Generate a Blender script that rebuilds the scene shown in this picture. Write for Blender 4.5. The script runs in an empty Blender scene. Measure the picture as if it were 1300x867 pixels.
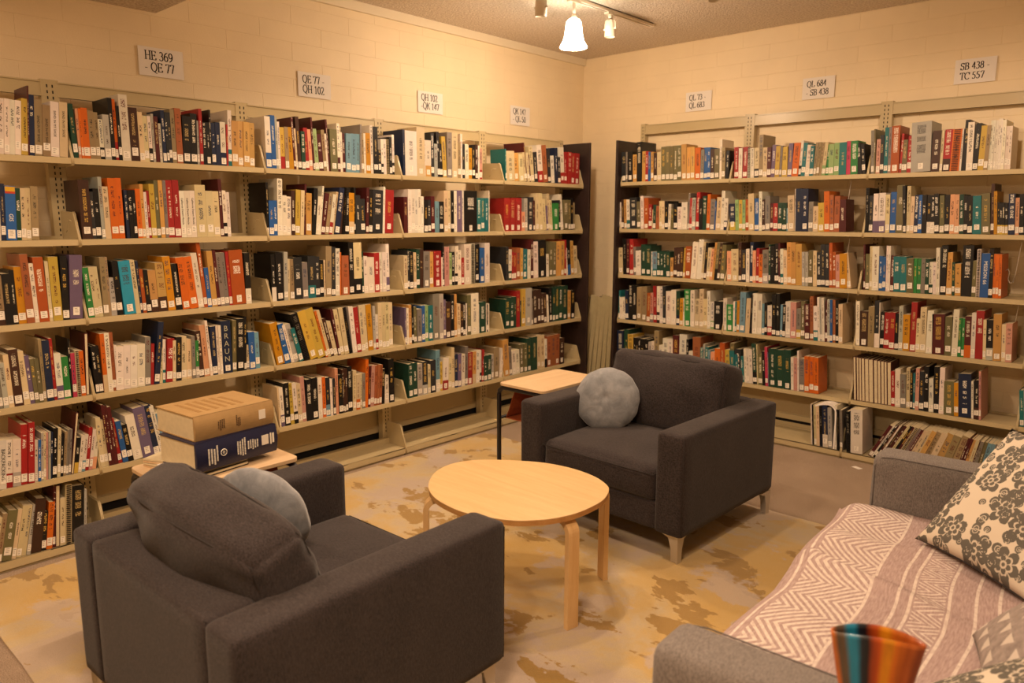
import bpy, bmesh, math, random
from mathutils import Vector, Matrix, Euler
R = math.radians
rnd = random.Random(7)
C = bpy.context.scene.collection

# ------------------------------------------------------------ camera, world, light, exposure
cam_d = bpy.data.cameras.new('camera'); cam = bpy.data.objects.new('camera', cam_d); C.objects.link(cam)
bpy.context.scene.camera = cam
cam_d.sensor_width = 36.0; cam_d.sensor_fit = 'HORIZONTAL'; cam_d.lens = 951.14 / 1300 * 36.0
cam_d.clip_start = 0.05
yaw, pitch, roll = R(132.5738), R(-9.5173), R(0.1521)
fw = Vector((math.cos(pitch)*math.cos(yaw), math.cos(pitch)*math.sin(yaw), math.sin(pitch)))
rt = fw.cross(Vector((0, 0, 1))).normalized(); up = rt.cross(fw)
r2 = rt*math.cos(roll) + up*math.sin(roll); u2 = -rt*math.sin(roll) + up*math.cos(roll)
cam.matrix_world = Matrix(((r2.x, u2.x, -fw.x, 3.9713), (r2.y, u2.y, -fw.y, -5.2620), (r2.z, u2.z, -fw.z, 1.5416), (0, 0, 0, 1)))
cam_d.dof.use_dof = True; cam_d.dof.focus_distance = 3.7; cam_d.dof.aperture_fstop = 2.8

world = bpy.data.worlds.new('world'); bpy.context.scene.world = world; world.use_nodes = True
world.node_tree.nodes['Background'].inputs[0].default_value = (1.0, .8, .6, 1)
world.node_tree.nodes['Background'].inputs[1].default_value = .05
vs = bpy.context.scene.view_settings
vs.view_transform = 'Standard'; vs.look = 'None'; vs.gamma = 1; vs.use_curve_mapping = False
vs.exposure = .47
WARM = (1.0, .71, .475)
def lamp(name, kind, loc, power, size=.05, target=None, cone=100, col=WARM, sx=1, sy=1):
    d = bpy.data.lights.new(name, kind); d.energy = power; d.color = col
    if kind == 'AREA': d.shape = 'RECTANGLE'; d.size = sx; d.size_y = sy
    else: d.shadow_soft_size = size
    if kind == 'SPOT': d.spot_size = R(cone); d.spot_blend = .6
    o = bpy.data.objects.new(name, d); C.objects.link(o); o.location = loc
    if target is not None:
        o.rotation_euler = (Vector(target)-Vector(loc)).to_track_quat('-Z', 'Y').to_euler()
    return o
# the two ceiling tracks carry spots; those out of view in the photo are lights alone
lamp('track_lamp_light', 'SPOT', (1.01, -2.85, 2.66), 34, .05, (1.3, -2.7, 0), 160)
lamp('track_lamp_light', 'SPOT', (1.01, -1.80, 2.66), 48, .04, (2.2, -2.9, 0), 120)
lamp('track_lamp_light', 'SPOT', (1.88, -3.05, 2.66), 46, .05, (2.3, -2.6, 0), 165)
lamp('track_lamp_light', 'SPOT', (3.1, -1.6, 2.66), 42, .05, (3.0, -1.0, 0), 160)  # unseen spot, hangs on neither track
lamp('fill_light', 'AREA', (3.2, -4.9, 2.50), 42, sx=.5, sy=.5)  # added fill without a fixture, brightens sofa and foreground
lamp('fill_light', 'AREA', (1.4, -4.9, 2.50), 17, sx=.4, sy=.4)  # second added fill, lifts the dim left end below the soffit

# ------------------------------------------------------------ materials
def lin(h):
    h = h.lstrip('#'); v = [int(h[i:i+2], 16)/255 for i in (0, 2, 4)]
    return tuple(x/12.92 if x <= .04045 else ((x+.055)/1.055)**2.4 for x in v) + (1,)
class NT:
    def __init__(s, name):
        s.m = bpy.data.materials.new(name); s.m.use_nodes = True; s.t = s.m.node_tree
        s.b = s.t.nodes['Principled BSDF']
    def n(s, typ, **kw):
        x = s.t.nodes.new('ShaderNode'+typ)
        for k, v in kw.items():
            if k.startswith('i_'): x.inputs[k[2:]].default_value = v
            elif k[0] == 'I' and k[1:].isdigit(): x.inputs[int(k[1:])].default_value = v
            else: setattr(x, k, v)
        return x
    def l(s, a, b): s.t.links.new(a, b)
    def math(s, op, a, b=None, c=None):
        x = s.n('Math', operation=op)
        for i, v in enumerate((a, b, c)):
            if v is None: continue
            if isinstance(v, (int, float)): x.inputs[i].default_value = v
            else: s.l(v, x.inputs[i])
        return x.outputs[0]
    def mix(s, fac, a, b):
        x = s.n('Mix', data_type='RGBA')
        for sock, v in ((x.inputs[0], fac), (x.inputs[6], a), (x.inputs[7], b)):
            if hasattr(v, 'links') or hasattr(v, 'is_linked'): s.l(v, sock)
            else: sock.default_value = v
        return x.outputs[2]
    def noise(s, vec, scale, detail=3, rough=.55, dist=0):
        x = s.n('TexNoise'); x.inputs['Scale'].default_value = scale; x.inputs['Detail'].default_value = detail
        x.inputs['Roughness'].default_value = rough; x.inputs['Distortion'].default_value = dist
        if vec is not None: s.l(vec, x.inputs['Vector'])
        return x.outputs[0]
    def ramp(s, fac, stops, interp='LINEAR'):
        x = s.n('ValToRGB'); cr = x.color_ramp; cr.interpolation = interp
        while len(cr.elements) > 1: cr.elements.remove(cr.elements[-1])
        cr.elements[0].position = stops[0][0]; cr.elements[0].color = stops[0][1]
        for p, c in stops[1:]:
            e = cr.elements.new(p); e.color = c
        s.l(fac, x.inputs[0]); return x.outputs[0]
    def bump(s, h, strength=.3, dist=.002):
        x = s.n('Bump'); x.inputs['Strength'].default_value = strength; x.inputs['Distance'].default_value = dist
        s.l(h, x.inputs['Height']); s.l(x.outputs[0], s.b.inputs['Normal'])
    def obj(s): return s.n('TexCoord').outputs['Object']
    def geo(s): return s.n('NewGeometry').outputs['Position']
    def scale(s, vec, v):
        x = s.n('VectorMath', operation='MULTIPLY'); s.l(vec, x.inputs[0]); x.inputs[1].default_value = v; return x.outputs[0]
def plain(name, col, rough=.5, metal=0, spec=.5, var=0, vscale=20, bump=0, bscale=200, bdist=.001, coat=0):
    t = NT(name); t.b.inputs['Roughness'].default_value = rough; t.b.inputs['Metallic'].default_value = metal
    t.b.inputs['Specular IOR Level'].default_value = spec; t.b.inputs['Coat Weight'].default_value = coat
    c = lin(col)
    if var:
        n = t.noise(t.geo(), vscale)
        a = tuple(x*(1-var) for x in c[:3])+(1,); b = tuple(min(1, x*(1+var)) for x in c[:3])+(1,)
        t.l(t.ramp(n, [(.3, a), (.7, b)]), t.b.inputs['Base Color'])
    else: t.b.inputs['Base Color'].default_value = c
    if bump: t.bump(t.noise(t.geo(), bscale, 2), bump, bdist)
    return t.m
def fabric(name, col, col2, sc=560, rough=.95, bump=.5):
    t = NT(name); t.b.inputs['Roughness'].default_value = rough; t.b.inputs['Specular IOR Level'].default_value = .2
    t.b.inputs['Sheen Weight'].default_value = .12; t.b.inputs['Sheen Roughness'].default_value = .5
    v = t.obj()
    w1 = t.noise(t.scale(v, (1, 1, .25)), sc*.6, 2); w2 = t.noise(t.scale(v, (.25, 1, 1)), sc*.6, 2)
    w = t.math('MULTIPLY', w1, w2); big = t.noise(v, 6, 4)
    f = t.math('ADD', t.math('MULTIPLY', w, 2.0), t.math('MULTIPLY', big, .35))
    t.l(t.ramp(f, [(.42, lin(col)), (.92, lin(col2))]), t.b.inputs['Base Color'])
    t.bump(w, bump, .0015); return t.m
M = {}
M['wall'] = plain('painted_block', '#efdcb8', .55, var=.04, vscale=3, bump=.35, bscale=140, bdist=.0015)
M['mortar'] = plain('mortar', '#ead7b3', .8, var=.05, vscale=5, bump=.3, bscale=160)
M['trim'] = plain('trim_paint', '#e9dcc0', .5)
M['steel'] = plain('putty_shelf_steel', '#bfae86', .32, spec=.5, var=.03, vscale=2)
M['slot'] = plain('slot_dark', '#1c1712', .8)
M['darkwood'] = plain('dark_end_panel', '#2a1c19', .45, var=.25, vscale=9)
M['heater'] = plain('heater_beige', '#bfae86', .45)
M['black_gap'] = plain('heater_void', '#0c0a09', .9)
M['black_metal'] = plain('black_tube', '#17151a', .35, spec=.5)
M['chrome'] = plain('brushed_steel', '#cfc9c0', .38, metal=.6)
M['leather'] = plain('tan_leather', '#a2542f', .55, var=.15, vscale=30)
M['paper'] = plain('page_block', '#cdbf9d', .8, var=.06, vscale=60)
M['label'] = plain('call_number_label', '#e8e1d3', .7)
M['label_print'] = plain('faded_label_print', '#8d8578', .8)
M['sign'] = plain('sign_paper', '#ece6df', .7)
M['ink'] = plain('black_print', '#17140f', .8)
M['white_ink'] = plain('white_print', '#efe9da', .7)
M['gold_ink'] = plain('gold_print', '#d8b24a', .6)
M['brushed_gold'] = plain('pale_gold_print', '#a9a68e', .6)
M['green_ink'] = plain('green_print', '#7fc07a', .7)
M['lamp_white'] = plain('lamp_enamel', '#e7dcc8', .35)
M['chair'] = fabric('charcoal_weave', '#241f1f', '#3f3838')
M['sofa'] = fabric('grey_weave', '#625c59', '#87807b')
M['seam'] = plain('seam_thread', '#2c2726', .9)
M['sofa_seam'] = plain('sofa_seam_thread', '#5b5653', .9)
def velvet():
    t = NT('grey_plush'); t.b.inputs['Roughness'].default_value = .9; t.b.inputs['Specular IOR Level'].default_value = .15
    t.b.inputs['Sheen Weight'].default_value = .6; t.b.inputs['Sheen Roughness'].default_value = .35
    v = t.obj(); n = t.noise(v, 14, 5, .65, .6); n2 = t.noise(v, 420, 2)
    t.l(t.ramp(n, [(.3, lin('#6f7379')), (.5, lin('#83868b')), (.72, lin('#999b9f'))]), t.b.inputs['Base Color'])
    t.bump(t.math('ADD', t.math('MULTIPLY', n, .5), t.math('MULTIPLY', n2, .35)), .6, .005); return t.m
M['plush'] = velvet()
def ceiling():
    t = NT('popcorn_ceiling'); t.b.inputs['Roughness'].default_value = .95
    v = t.geo(); n = t.noise(v, 75, 3, .6)
    t.l(t.ramp(n, [(.35, lin('#cbb9a4')), (.65, lin('#efe2d0'))]), t.b.inputs['Base Color'])
    t.bump(n, 1.0, .012); return t.m
M['ceiling'] = ceiling()
def carpet():
    t = NT('mauve_loop_carpet'); t.b.inputs['Roughness'].default_value = 1; t.b.inputs['Specular IOR Level'].default_value = .1
    v = t.geo(); n = t.noise(v, 230, 2, .6); b = t.noise(v, 2.5, 4)
    f = t.math('ADD', t.math('MULTIPLY', n, .8), t.math('MULTIPLY', b, .25))
    t.l(t.ramp(f, [(.35, lin('#85725f')), (.7, lin('#bda893'))]), t.b.inputs['Base Color'])
    t.bump(n, .9, .006); return t.m
M['carpet'] = carpet()
def rug():
    t = NT('gold_mottled_rug'); t.b.inputs['Roughness'].default_value = .95; t.b.inputs['Specular IOR Level'].default_value = .1
    t.b.inputs['Sheen Weight'].default_value = .3
    v = t.geo()
    big = t.noise(v, 1.35, 6, .62, .5)
    base = t.ramp(big, [(.40, lin('#bdaa96')), (.46, lin('#c4b08a')), (.52, lin('#c8aa70')), (.64, lin('#c8a45c'))])
    x = t.n('VectorMath', operation='ADD'); t.l(v, x.inputs[0]); x.inputs[1].default_value = (3.7, 1.9, 0)
    s = t.noise(t.scale(x.outputs[0], (1, 1.5, 1)), 3.1, 7, .6, .25)
    blotch = t.ramp(s, [(.562, (0, 0, 0, 1)), (.572, (1, 1, 1, 1))])
    col = t.mix(blotch, base, lin('#a38246'))
    x2 = t.n('VectorMath', operation='ADD'); t.l(v, x2.inputs[0]); x2.inputs[1].default_value = (-2.3, 5.1, 0)
    s2 = t.noise(x2.outputs[0], 2.2, 6, .6, .3)
    pale = t.ramp(s2, [(.55, (0, 0, 0, 1)), (.575, (1, 1, 1, 1))])
    col = t.mix(t.math('MULTIPLY', pale, .75), col, lin('#bfae9f'))
    f = t.noise(v, 320, 2)
    col2 = t.n('Mix', data_type='RGBA', blend_type='MULTIPLY'); col2.inputs[0].default_value = .35
    t.l(col, col2.inputs[6]); t.l(t.ramp(f, [(.3, (.55, .55, .55, 1)), (.65, (1, 1, 1, 1))]), col2.inputs[7])
    t.l(col2.outputs[2], t.b.inputs['Base Color'])
    t.bump(t.math('ADD', f, t.math('MULTIPLY', s, 1.5)), .6, .004); return t.m
M['rug'] = rug()
def wood(name, a, b, rough=.35, axis=(1, 12, 12), sc=2.2, coat=.1):
    t = NT(name); t.b.inputs['Roughness'].default_value = rough; t.b.inputs['Coat Weight'].default_value = coat
    v = t.obj(); n = t.noise(t.scale(v, axis), sc, 5, .6, .8); fine = t.noise(t.scale(v, tuple(k*6 for k in axis)), sc*2, 2)
    f = t.math('ADD', t.math('MULTIPLY', n, .75), t.math('MULTIPLY', fine, .25))
    t.l(t.ramp(f, [(.3, lin(a)), (.7, lin(b))]), t.b.inputs['Base Color']); return t.m
M['birch'] = wood('birch_veneer', '#cda872', '#deBd88')
M['birch_edge'] = wood('birch_ply_edge', '#a9743a', '#c9985a', .5)
M['birch_leg'] = wood('birch_leg', '#d6ab70', '#e8c48c', axis=(12, 12, 1))
M['pale_oak'] = wood('pale_laminate', '#ccab83', '#dcc19b', axis=(10, 1, 1))
M['panel_metal'] = plain('spare_shelf_beige', '#b3a47a', .5, var=.05)
def glow():
    t = NT('glowing_bell_glass'); t.b.inputs['Base Color'].default_value = lin('#fff4e0')
    t.b.inputs['Emission Color'].default_value = (1, .86, .66, 1); t.b.inputs['Emission Strength'].default_value = 22
    return t.m
M['glow'] = glow()
def bookmat():
    t = NT('book_cover'); t.b.inputs['Roughness'].default_value = .42; t.b.inputs['Specular IOR Level'].default_value = .4
    col = t.n('Attribute', attribute_name='Col').outputs[0]; ink = t.n('Attribute', attribute_name='Ink').outputs[0]
    m = t.n('UVMap', uv_map='metres').outputs[0]; u = t.n('UVMap', uv_map='unit').outputs[0]
    su = t.n('SeparateXYZ'); t.l(u, su.inputs[0])
    sd = t.n('Attribute', attribute_name='Ink').outputs['Alpha']; s2 = t.math('FRACT', t.math('MULTIPLY', sd, 7.31))
    a = t.math('COMPARE', su.outputs[0], .5, t.math('ADD', .13, t.math('MULTIPLY', s2, .14)))
    bb = t.math('LESS_THAN', t.math('ABSOLUTE', t.math('SUBTRACT', su.outputs[1], t.math('ADD', .55, t.math('MULTIPLY', s2, .16)))), t.math('ADD', .10, t.math('MULTIPLY', sd, .2)))
    bb = t.math('MULTIPLY', bb, t.math('GREATER_THAN', sd, .02))
    band = t.math('MULTIPLY', a, bb)
    words = t.math('GREATER_THAN', t.noise(t.scale(m, (.01, 1, 1)), 45, 1), .44)
    letters = t.math('GREATER_THAN', t.noise(t.scale(m, (.7, 1.3, 1)), 260, 1, .5), .505)
    mask = t.math('MULTIPLY', band, t.math('MULTIPLY', words, letters))
    wear = t.noise(m, 25, 4); c0 = t.n('Mix', data_type='RGBA', blend_type='MULTIPLY'); c0.inputs[0].default_value = .3
    t.l(col, c0.inputs[6]); t.l(t.ramp(wear, [(.3, (.72, .72, .72, 1)), (.7, (1, 1, 1, 1))]), c0.inputs[7])
    t.l(t.mix(mask, c0.outputs[2], ink), t.b.inputs['Base Color']); return t.m
M['book'] = bookmat()
def throwmat():
    t = NT('patterned_throw'); t.b.inputs['Roughness'].default_value = .95; t.b.inputs['Specular IOR Level'].default_value = .15
    uv = t.n('UVMap', uv_map='metres').outputs[0]; s = t.n('SeparateXYZ'); t.l(uv, s.inputs[0]); x, y = s.outputs[0], s.outputs[1]  # x along sofa, y front->back
    def rng(lo, hi): return t.math('MULTIPLY', t.math('GREATER_THAN', y, lo), t.math('LESS_THAN', y, hi))
    def line(at, w=.0045): return t.math('COMPARE', y, at, w)
    def add(a, b): return t.math('MAXIMUM', a, b)
    wob = t.noise(uv, 18, 2); xw = t.math('ADD', x, t.math('MULTIPLY', wob, .012))
    # nested chevrons, band 1: triangle wave of x against y
    pp = t.math('PINGPONG', xw, .17)
    ch = t.math('LESS_THAN', t.math('FRACT', t.math('MULTIPLY', t.math('ADD', y, pp), 1/.026)), .40)
    flip = t.math('GREATER_THAN', t.math('FRACT', t.math('MULTIPLY', xw, 1/.34)), .5)
    dg = t.math('LESS_THAN', t.math('FRACT', t.math('MULTIPLY', t.math('SUBTRACT', t.math('MULTIPLY', y, .5), pp), 1/.026)), .38)
    pq = t.math('PINGPONG', xw, .115)
    both = t.math('LESS_THAN', t.math('FRACT', t.math('MULTIPLY', t.math('ADD', t.math('SUBTRACT', y, t.math('MULTIPLY', pq, .85)), 2.0), 1/.027)), .5)
    pat = t.math('MULTIPLY', both, rng(.165, .37))
    # border lattice
    z1 = t.math('PINGPONG', x, .02); z2 = t.math('ADD', .035, z1)
    lat = t.math('MAXIMUM', t.math('COMPARE', y, z2, .004), t.math('COMPARE', t.math('SUBTRACT', .09, y), z2, .004))
    pat = add(pat, t.math('MULTIPLY', lat, rng(.03, .06)))
    # triangle lattice band
    p2 = t.math('PINGPONG', xw, .055)
    tri = t.math('LESS_THAN', t.math('FRACT', t.math('MULTIPLY', t.math('ADD', t.math('MULTIPLY', p2, 1.5), t.math('SUBTRACT', y, .5)), 1/.03)), .35)
    pat = add(pat, t.math('MULTIPLY', tri, rng(.50, .58)))
    for at in (.012, .075, .145, .375, .455, .49, .59, .66, .72): pat = add(pat, line(at))
    weave = t.noise(t.scale(uv, (1, 8, 1)), 120, 2); fade = t.noise(uv, 60, 3)
    pat = t.math('MULTIPLY', pat, t.ramp(fade, [(.3, (.45, .45, .45, 1)), (.55, (1, 1, 1, 1))]))
    base = t.ramp(t.noise(t.scale(uv, (1, 6, 1)), 30, 4), [(.3, lin('#a08885')), (.7, lin('#c2ada8'))])
    t.l(t.mix(t.math('MULTIPLY', pat, .82), base, lin('#e9ddd2')), t.b.inputs['Base Color'])
    t.bump(t.math('ADD', weave, pat), .5, .002); return t.m
M['throw'] = throwmat()
def floral():
    t = NT('floral_linen'); t.b.inputs['Roughness'].default_value = .9; t.b.inputs['Specular IOR Level'].default_value = .2
    uv = t.n('UVMap', uv_map='metres').outputs[0]
    def flowers(scale, rad, k, seed, gate):
        off = t.n('VectorMath', operation='ADD'); t.l(uv, off.inputs[0]); off.inputs[1].default_value = (seed, seed*.7, 0)
        vz = t.n('TexVoronoi', voronoi_dimensions='2D'); vz.inputs['Scale'].default_value = scale; vz.inputs['Randomness'].default_value = .6
        t.l(off.outputs[0], vz.inputs['Vector'])
        d = t.n('VectorMath', operation='SUBTRACT'); t.l(off.outputs[0], d.inputs[0])
        ps = t.scale(vz.outputs['Position'], (1, 1, 1)); t.l(ps, d.inputs[1])
        q = t.n('SeparateXYZ'); t.l(d.outputs[0], q.inputs[0])
        r = t.math('SQRT', t.math('ADD', t.math('MULTIPLY', q.outputs[0], q.outputs[0]), t.math('MULTIPLY', q.outputs[1], q.outputs[1])))
        sc = t.n('SeparateColor'); t.l(vz.outputs['Color'], sc.inputs[0])
        an = t.math('ADD', t.math('ARCTAN2', q.outputs[1], q.outputs[0]), t.math('MULTIPLY', sc.outputs[1], 6.28))
        pet = t.math('ABSOLUTE', t.math('SINE', t.math('MULTIPLY', an, k/2)))
        wob = t.math('MULTIPLY', t.noise(off.outputs[0], 60, 2), .25)
        R_ = t.math('MULTIPLY', rad, t.math('ADD', .62, t.math('ADD', t.math('MULTIPLY', pet, .38), wob)))
        inside = t.math('LESS_THAN', r, R_)
        ring = t.math('COMPARE', r, t.math('MULTIPLY', R_, .55), rad*.07)
        vein = t.math('MULTIPLY', t.math('LESS_THAN', pet, .16), t.math('GREATER_THAN', r, rad*.2))
        ctr = t.math('COMPARE', r, rad*.18, rad*.06)
        cut = t.math('MAXIMUM', ring, t.math('MAXIMUM', vein, ctr))
        m_ = t.math('MULTIPLY', inside, t.math('SUBTRACT', 1, t.math('MULTIPLY', cut, .85)))
        return t.math('MULTIPLY', m_, t.math('GREATER_THAN', sc.outputs[0], gate))
    m1 = flowers(8.5, .052, 6, 1.3, .12); m2 = flowers(17, .022, 2, 4.1, .35); m3 = flowers(24, .013, 1, 9.3, .45)
    m_ = t.math('MAXIMUM', m1, t.math('MAXIMUM', m2, m3))
    weave = t.noise(uv, 500, 2)
    t.l(t.mix(m_, lin('#d6cab7'), lin('#66625a')), t.b.inputs['Base Color'])
    t.bump(weave, .3, .001); return t.m
M['floral'] = floral()
def trimat():
    t = NT('grey_triangle_print'); t.b.inputs['Roughness'].default_value = .9
    uv = t.n('UVMap', uv_map='metres').outputs[0]; s = t.n('SeparateXYZ'); t.l(uv, s.inputs[0])
    fx = t.math('FRACT', t.math('MULTIPLY', s.outputs[0], 14)); fy = t.math('FRACT', t.math('MULTIPLY', s.outputs[1], 14))
    tri = t.math('MULTIPLY', t.math('LESS_THAN', t.math('ABSOLUTE', t.math('SUBTRACT', fx, .5)), t.math('MULTIPLY', t.math('SUBTRACT', fy, .3), .6)), t.math('LESS_THAN', fy, .85))
    n = t.noise(uv, 40, 3)
    base = t.ramp(n, [(.3, lin('#7f746f')), (.7, lin('#a1948d'))])
    t.l(t.mix(t.math('MULTIPLY', tri, .8), base, lin('#cfc4b8')), t.b.inputs['Base Color']); return t.m
M['triangles'] = trimat()
def vasemat():
    t = NT('striped_glaze'); t.b.inputs['Roughness'].default_value = .35; t.b.inputs['Coat Weight'].default_value = .15
    o = t.obj(); s = t.n('SeparateXYZ'); t.l(o, s.inputs[0])
    w = t.math('ADD', .062, t.math('MULTIPLY', s.outputs[2], .22))
    f = t.math('ADD', .5, t.math('MULTIPLY', t.math('DIVIDE', s.outputs[0], w), .5))
    f = t.math('ADD', f, t.math('MULTIPLY', t.math('SUBTRACT', t.noise(o, 12, 2), .5), .03))
    K = ['#b5602a', '#c0692c', '#4f4438', '#5b4a3a', '#1d7ea0', '#1f7fa3', '#16232f', '#10151d', '#8f3a17', '#b04c18', '#c9821a', '#cf8a1c', '#c4691f', '#b8621f', '#a9541f', '#b5602a', '#9c4c20', '#a9541f']
    col = t.ramp(f, [(i/len(K), lin(k)) for i, k in enumerate(K)])
    n = t.noise(t.scale(o, (1, 1, .2)), 60, 3)
    c2 = t.n('Mix', data_type='RGBA', blend_type='MULTIPLY'); c2.inputs[0].default_value = .5
    t.l(col, c2.inputs[6]); t.l(t.ramp(n, [(.3, (.5, .5, .5, 1)), (.6, (1, 1, 1, 1))]), c2.inputs[7])
    t.l(c2.outputs[2], t.b.inputs['Base Color']); return t.m
M['vase'] = vasemat()

# ------------------------------------------------------------ helpers
def link(name, me, parent=None, mats=(), loc=None, rot=None):
    for m in mats: me.materials.append(M[m] if isinstance(m, str) else m)
    o = bpy.data.objects.new(name, me); C.objects.link(o)
    if parent is not None: o.parent = parent
    if loc is not None: o.location = loc
    if rot is not None: o.rotation_euler = rot
    return o
def thing(name, label, cat, loc=(0, 0, 0), rot=0, group=None):
    o = bpy.data.objects.new(name, None); C.objects.link(o); o.location = loc
    o.rotation_euler = rot if isinstance(rot, (tuple, list)) else (0, 0, rot); o.empty_display_size = .05
    return tag(o, label, cat, group)
def tag(o, label, cat, group=None):
    o['label'] = label; o['category'] = cat
    if group: o['group'] = group
    return o
def struct(o): o['kind'] = 'structure'; return o
class MB:
    """collects shapes in one mesh"""
    def __init__(s): s.b = bmesh.new()
    def box(s, lo, hi, mat=0, mtx=None):
        vs = [s.b.verts.new((x, y, z)) for x in (lo[0], hi[0]) for y in (lo[1], hi[1]) for z in (lo[2], hi[2])]
        fs = [(0, 1, 3, 2), (4, 6, 7, 5), (0, 4, 5, 1), (2, 3, 7, 6), (0, 2, 6, 4), (1, 5, 7, 3)]
        out = []
        for f in fs:
            q = s.b.faces.new([vs[i] for i in f]); q.material_index = mat; out.append(q)
        if mtx is not None:
            for v in vs: v.co = mtx @ v.co
        return vs
    def prism(s, pts, axis, a, b, mat=0):
        """pts polygon in the two other axes, extruded along axis from a to b"""
        def P(p, t):
            q = list(p); q.insert(axis, t); return q
        A = [s.b.verts.new(P(p, a)) for p in pts]; B = [s.b.verts.new(P(p, b)) for p in pts]
        n = len(pts)
        f1 = s.b.faces.new(A); f2 = s.b.faces.new(B[::-1]); f1.material_index = f2.material_index = mat
        for i in range(n):
            f = s.b.faces.new((A[i], B[i], B[(i+1) % n], A[(i+1) % n])); f.material_index = mat
        return A+B
    def tube(s, pts, r, seg=10, mat=0, close=False, flat=None):
        pts = [Vector(p) for p in pts]; n = len(pts); rings = []
        up0 = Vector((0, 0, 1))
        for i, p in enumerate(pts):
            a = pts[i-1] if (i > 0 or close) else p; c = pts[(i+1) % n] if (i < n-1 or close) else p
            t = (c-a).normalized(); u = up0 if abs(t.z) < .95 else Vector((1, 0, 0))
            x = t.cross(u).normalized(); y = x.cross(t).normalized()
            rr = r[i] if isinstance(r, (list, tuple)) else r
            fx, fy = flat if flat else (1, 1)
            rings.append([s.b.verts.new(p + x*rr*fx*math.cos(2*math.pi*k/seg) + y*rr*fy*math.sin(2*math.pi*k/seg)) for k in range(seg)])
        for i in range(n if close else n-1):
            A, B = rings[i], rings[(i+1) % n]
            for k in range(seg):
                f = s.b.faces.new((A[k], A[(k+1) % seg], B[(k+1) % seg], B[k])); f.material_index = mat; f.smooth = True
        if not close:
            for rg in (rings[0], rings[-1]):
                try: f = s.b.faces.new(rg); f.material_index = mat
                except ValueError: pass
    def lathe(s, prof, seg=32, mat=0, c=(0, 0, 0)):
        rings = []
        for r, z in prof:
            rings.append([s.b.verts.new((c[0]+r*math.cos(2*math.pi*k/seg), c[1]+r*math.sin(2*math.pi*k/seg), c[2]+z)) for k in range(seg)])
        for A, B in zip(rings[:-1], rings[1:]):
            for k in range(seg):
                f = s.b.faces.new((A[k], A[(k+1) % seg], B[(k+1) % seg], B[k])); f.material_index = mat; f.smooth = True
        return rings
    def cap(s, ring): s.b.faces.new(ring)
    def build(s, name, mats, parent=None, bevel=0, seg=2, smooth=False, loc=None, rot=None):
        bmesh.ops.recalc_face_normals(s.b, faces=s.b.faces)
        if bevel:
            es = [e for e in s.b.edges if len(e.link_faces) == 2 and e.calc_face_angle(0) > .6]
            bmesh.ops.bevel(s.b, geom=es, offset=bevel, segments=seg, affect='EDGES', profile=.5)
        if smooth:
            for f in s.b.faces: f.smooth = True
        me = bpy.data.meshes.new(name); s.b.to_mesh(me); s.b.free()
        return link(name, me, parent, mats if isinstance(mats, (list, tuple)) else (mats,), loc, rot)
def boxo(name, lo, hi, mat, parent=None, bevel=0, seg=2):
    m = MB(); m.box(lo, hi); return m.build(name, mat, parent, bevel, seg)
def soft(name, size, r, mat, parent, loc=(0, 0, 0), rot=(0, 0, 0), bulge=(0, 0, 0), n=14, wrinkle=0, seed=0, fn=None, power=2, uv=False):
    """rounded, inflated box centred on loc: cushions, padded arms"""
    b = bmesh.new(); bmesh.ops.create_cube(b, size=2)
    bmesh.ops.subdivide_edges(b, edges=b.edges[:], cuts=n, use_grid_fill=True)
    h = [s/2 for s in size]; rg = random.Random(seed); ph = [rg.uniform(0, 6.28) for _ in range(6)]
    lay = b.loops.layers.uv.new('metres') if uv else None
    if uv:
        for f in b.faces:
            for l in f.loops: l[lay].uv = (l.vert.co.x*h[0]+seed, l.vert.co.z*h[2] if size[1] < size[2] else l.vert.co.y*h[1])
    def ease(t):   # more vertices near the edges
        return math.copysign(1-(1-abs(t))**1.5, t)
    for v in b.verts:
        u = Vector([ease(c) for c in v.co]); p = Vector([u[i]*h[i] for i in range(3)])
        core = Vector([max(-(h[i]-r), min(h[i]-r, p[i])) for i in range(3)])
        d = p-core
        if d.length > 1e-7: p = core + d.normalized()*min(r, max(abs(d.x), abs(d.y), abs(d.z)))
        x, y, z = u
        p.x += bulge[0]*x*(1-abs(y)**power)*(1-abs(z)**power)
        p.y += bulge[1]*y*(1-abs(x)**power)*(1-abs(z)**power)
        p.z += bulge[2]*z*(1-abs(x)**power)*(1-abs(y)**power)
        if wrinkle:
            w = math.sin(9*p.x/h[0]+ph[0]+2*p.z/h[2])*math.sin(5*p.z/h[2]+ph[1]+3*y)+.6*math.sin(13*x*z+ph[2])
            p += Vector(u).normalized()*wrinkle*w
        if fn: p = fn(p, u)
        v.co = p
    for f in b.faces: f.smooth = True
    me = bpy.data.meshes.new(name); b.to_mesh(me); b.free()
    mt = Matrix.Translation(loc) @ Euler(rot).to_matrix().to_4x4(); me.transform(mt)
    def place(u):
        p = Vector([u[i]*h[i] for i in range(3)]); core = Vector([max(-(h[i]-r), min(h[i]-r, p[i])) for i in range(3)]); d = p-core
        if d.length > 1e-7: p = core+d.normalized()*min(r, max(abs(d.x), abs(d.y), abs(d.z)))
        x, y, z = u
        p.x += bulge[0]*x*(1-abs(y)**power)*(1-abs(z)**power); p.y += bulge[1]*y*(1-abs(x)**power)*(1-abs(z)**power); p.z += bulge[2]*z*(1-abs(x)**power)*(1-abs(y)**power)
        if fn: p = fn(p, Vector(u))
        return mt @ p
    o = link(name, me, parent, (mat,)); PLACE[o.name] = place; return o
PLACE = {}
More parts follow.
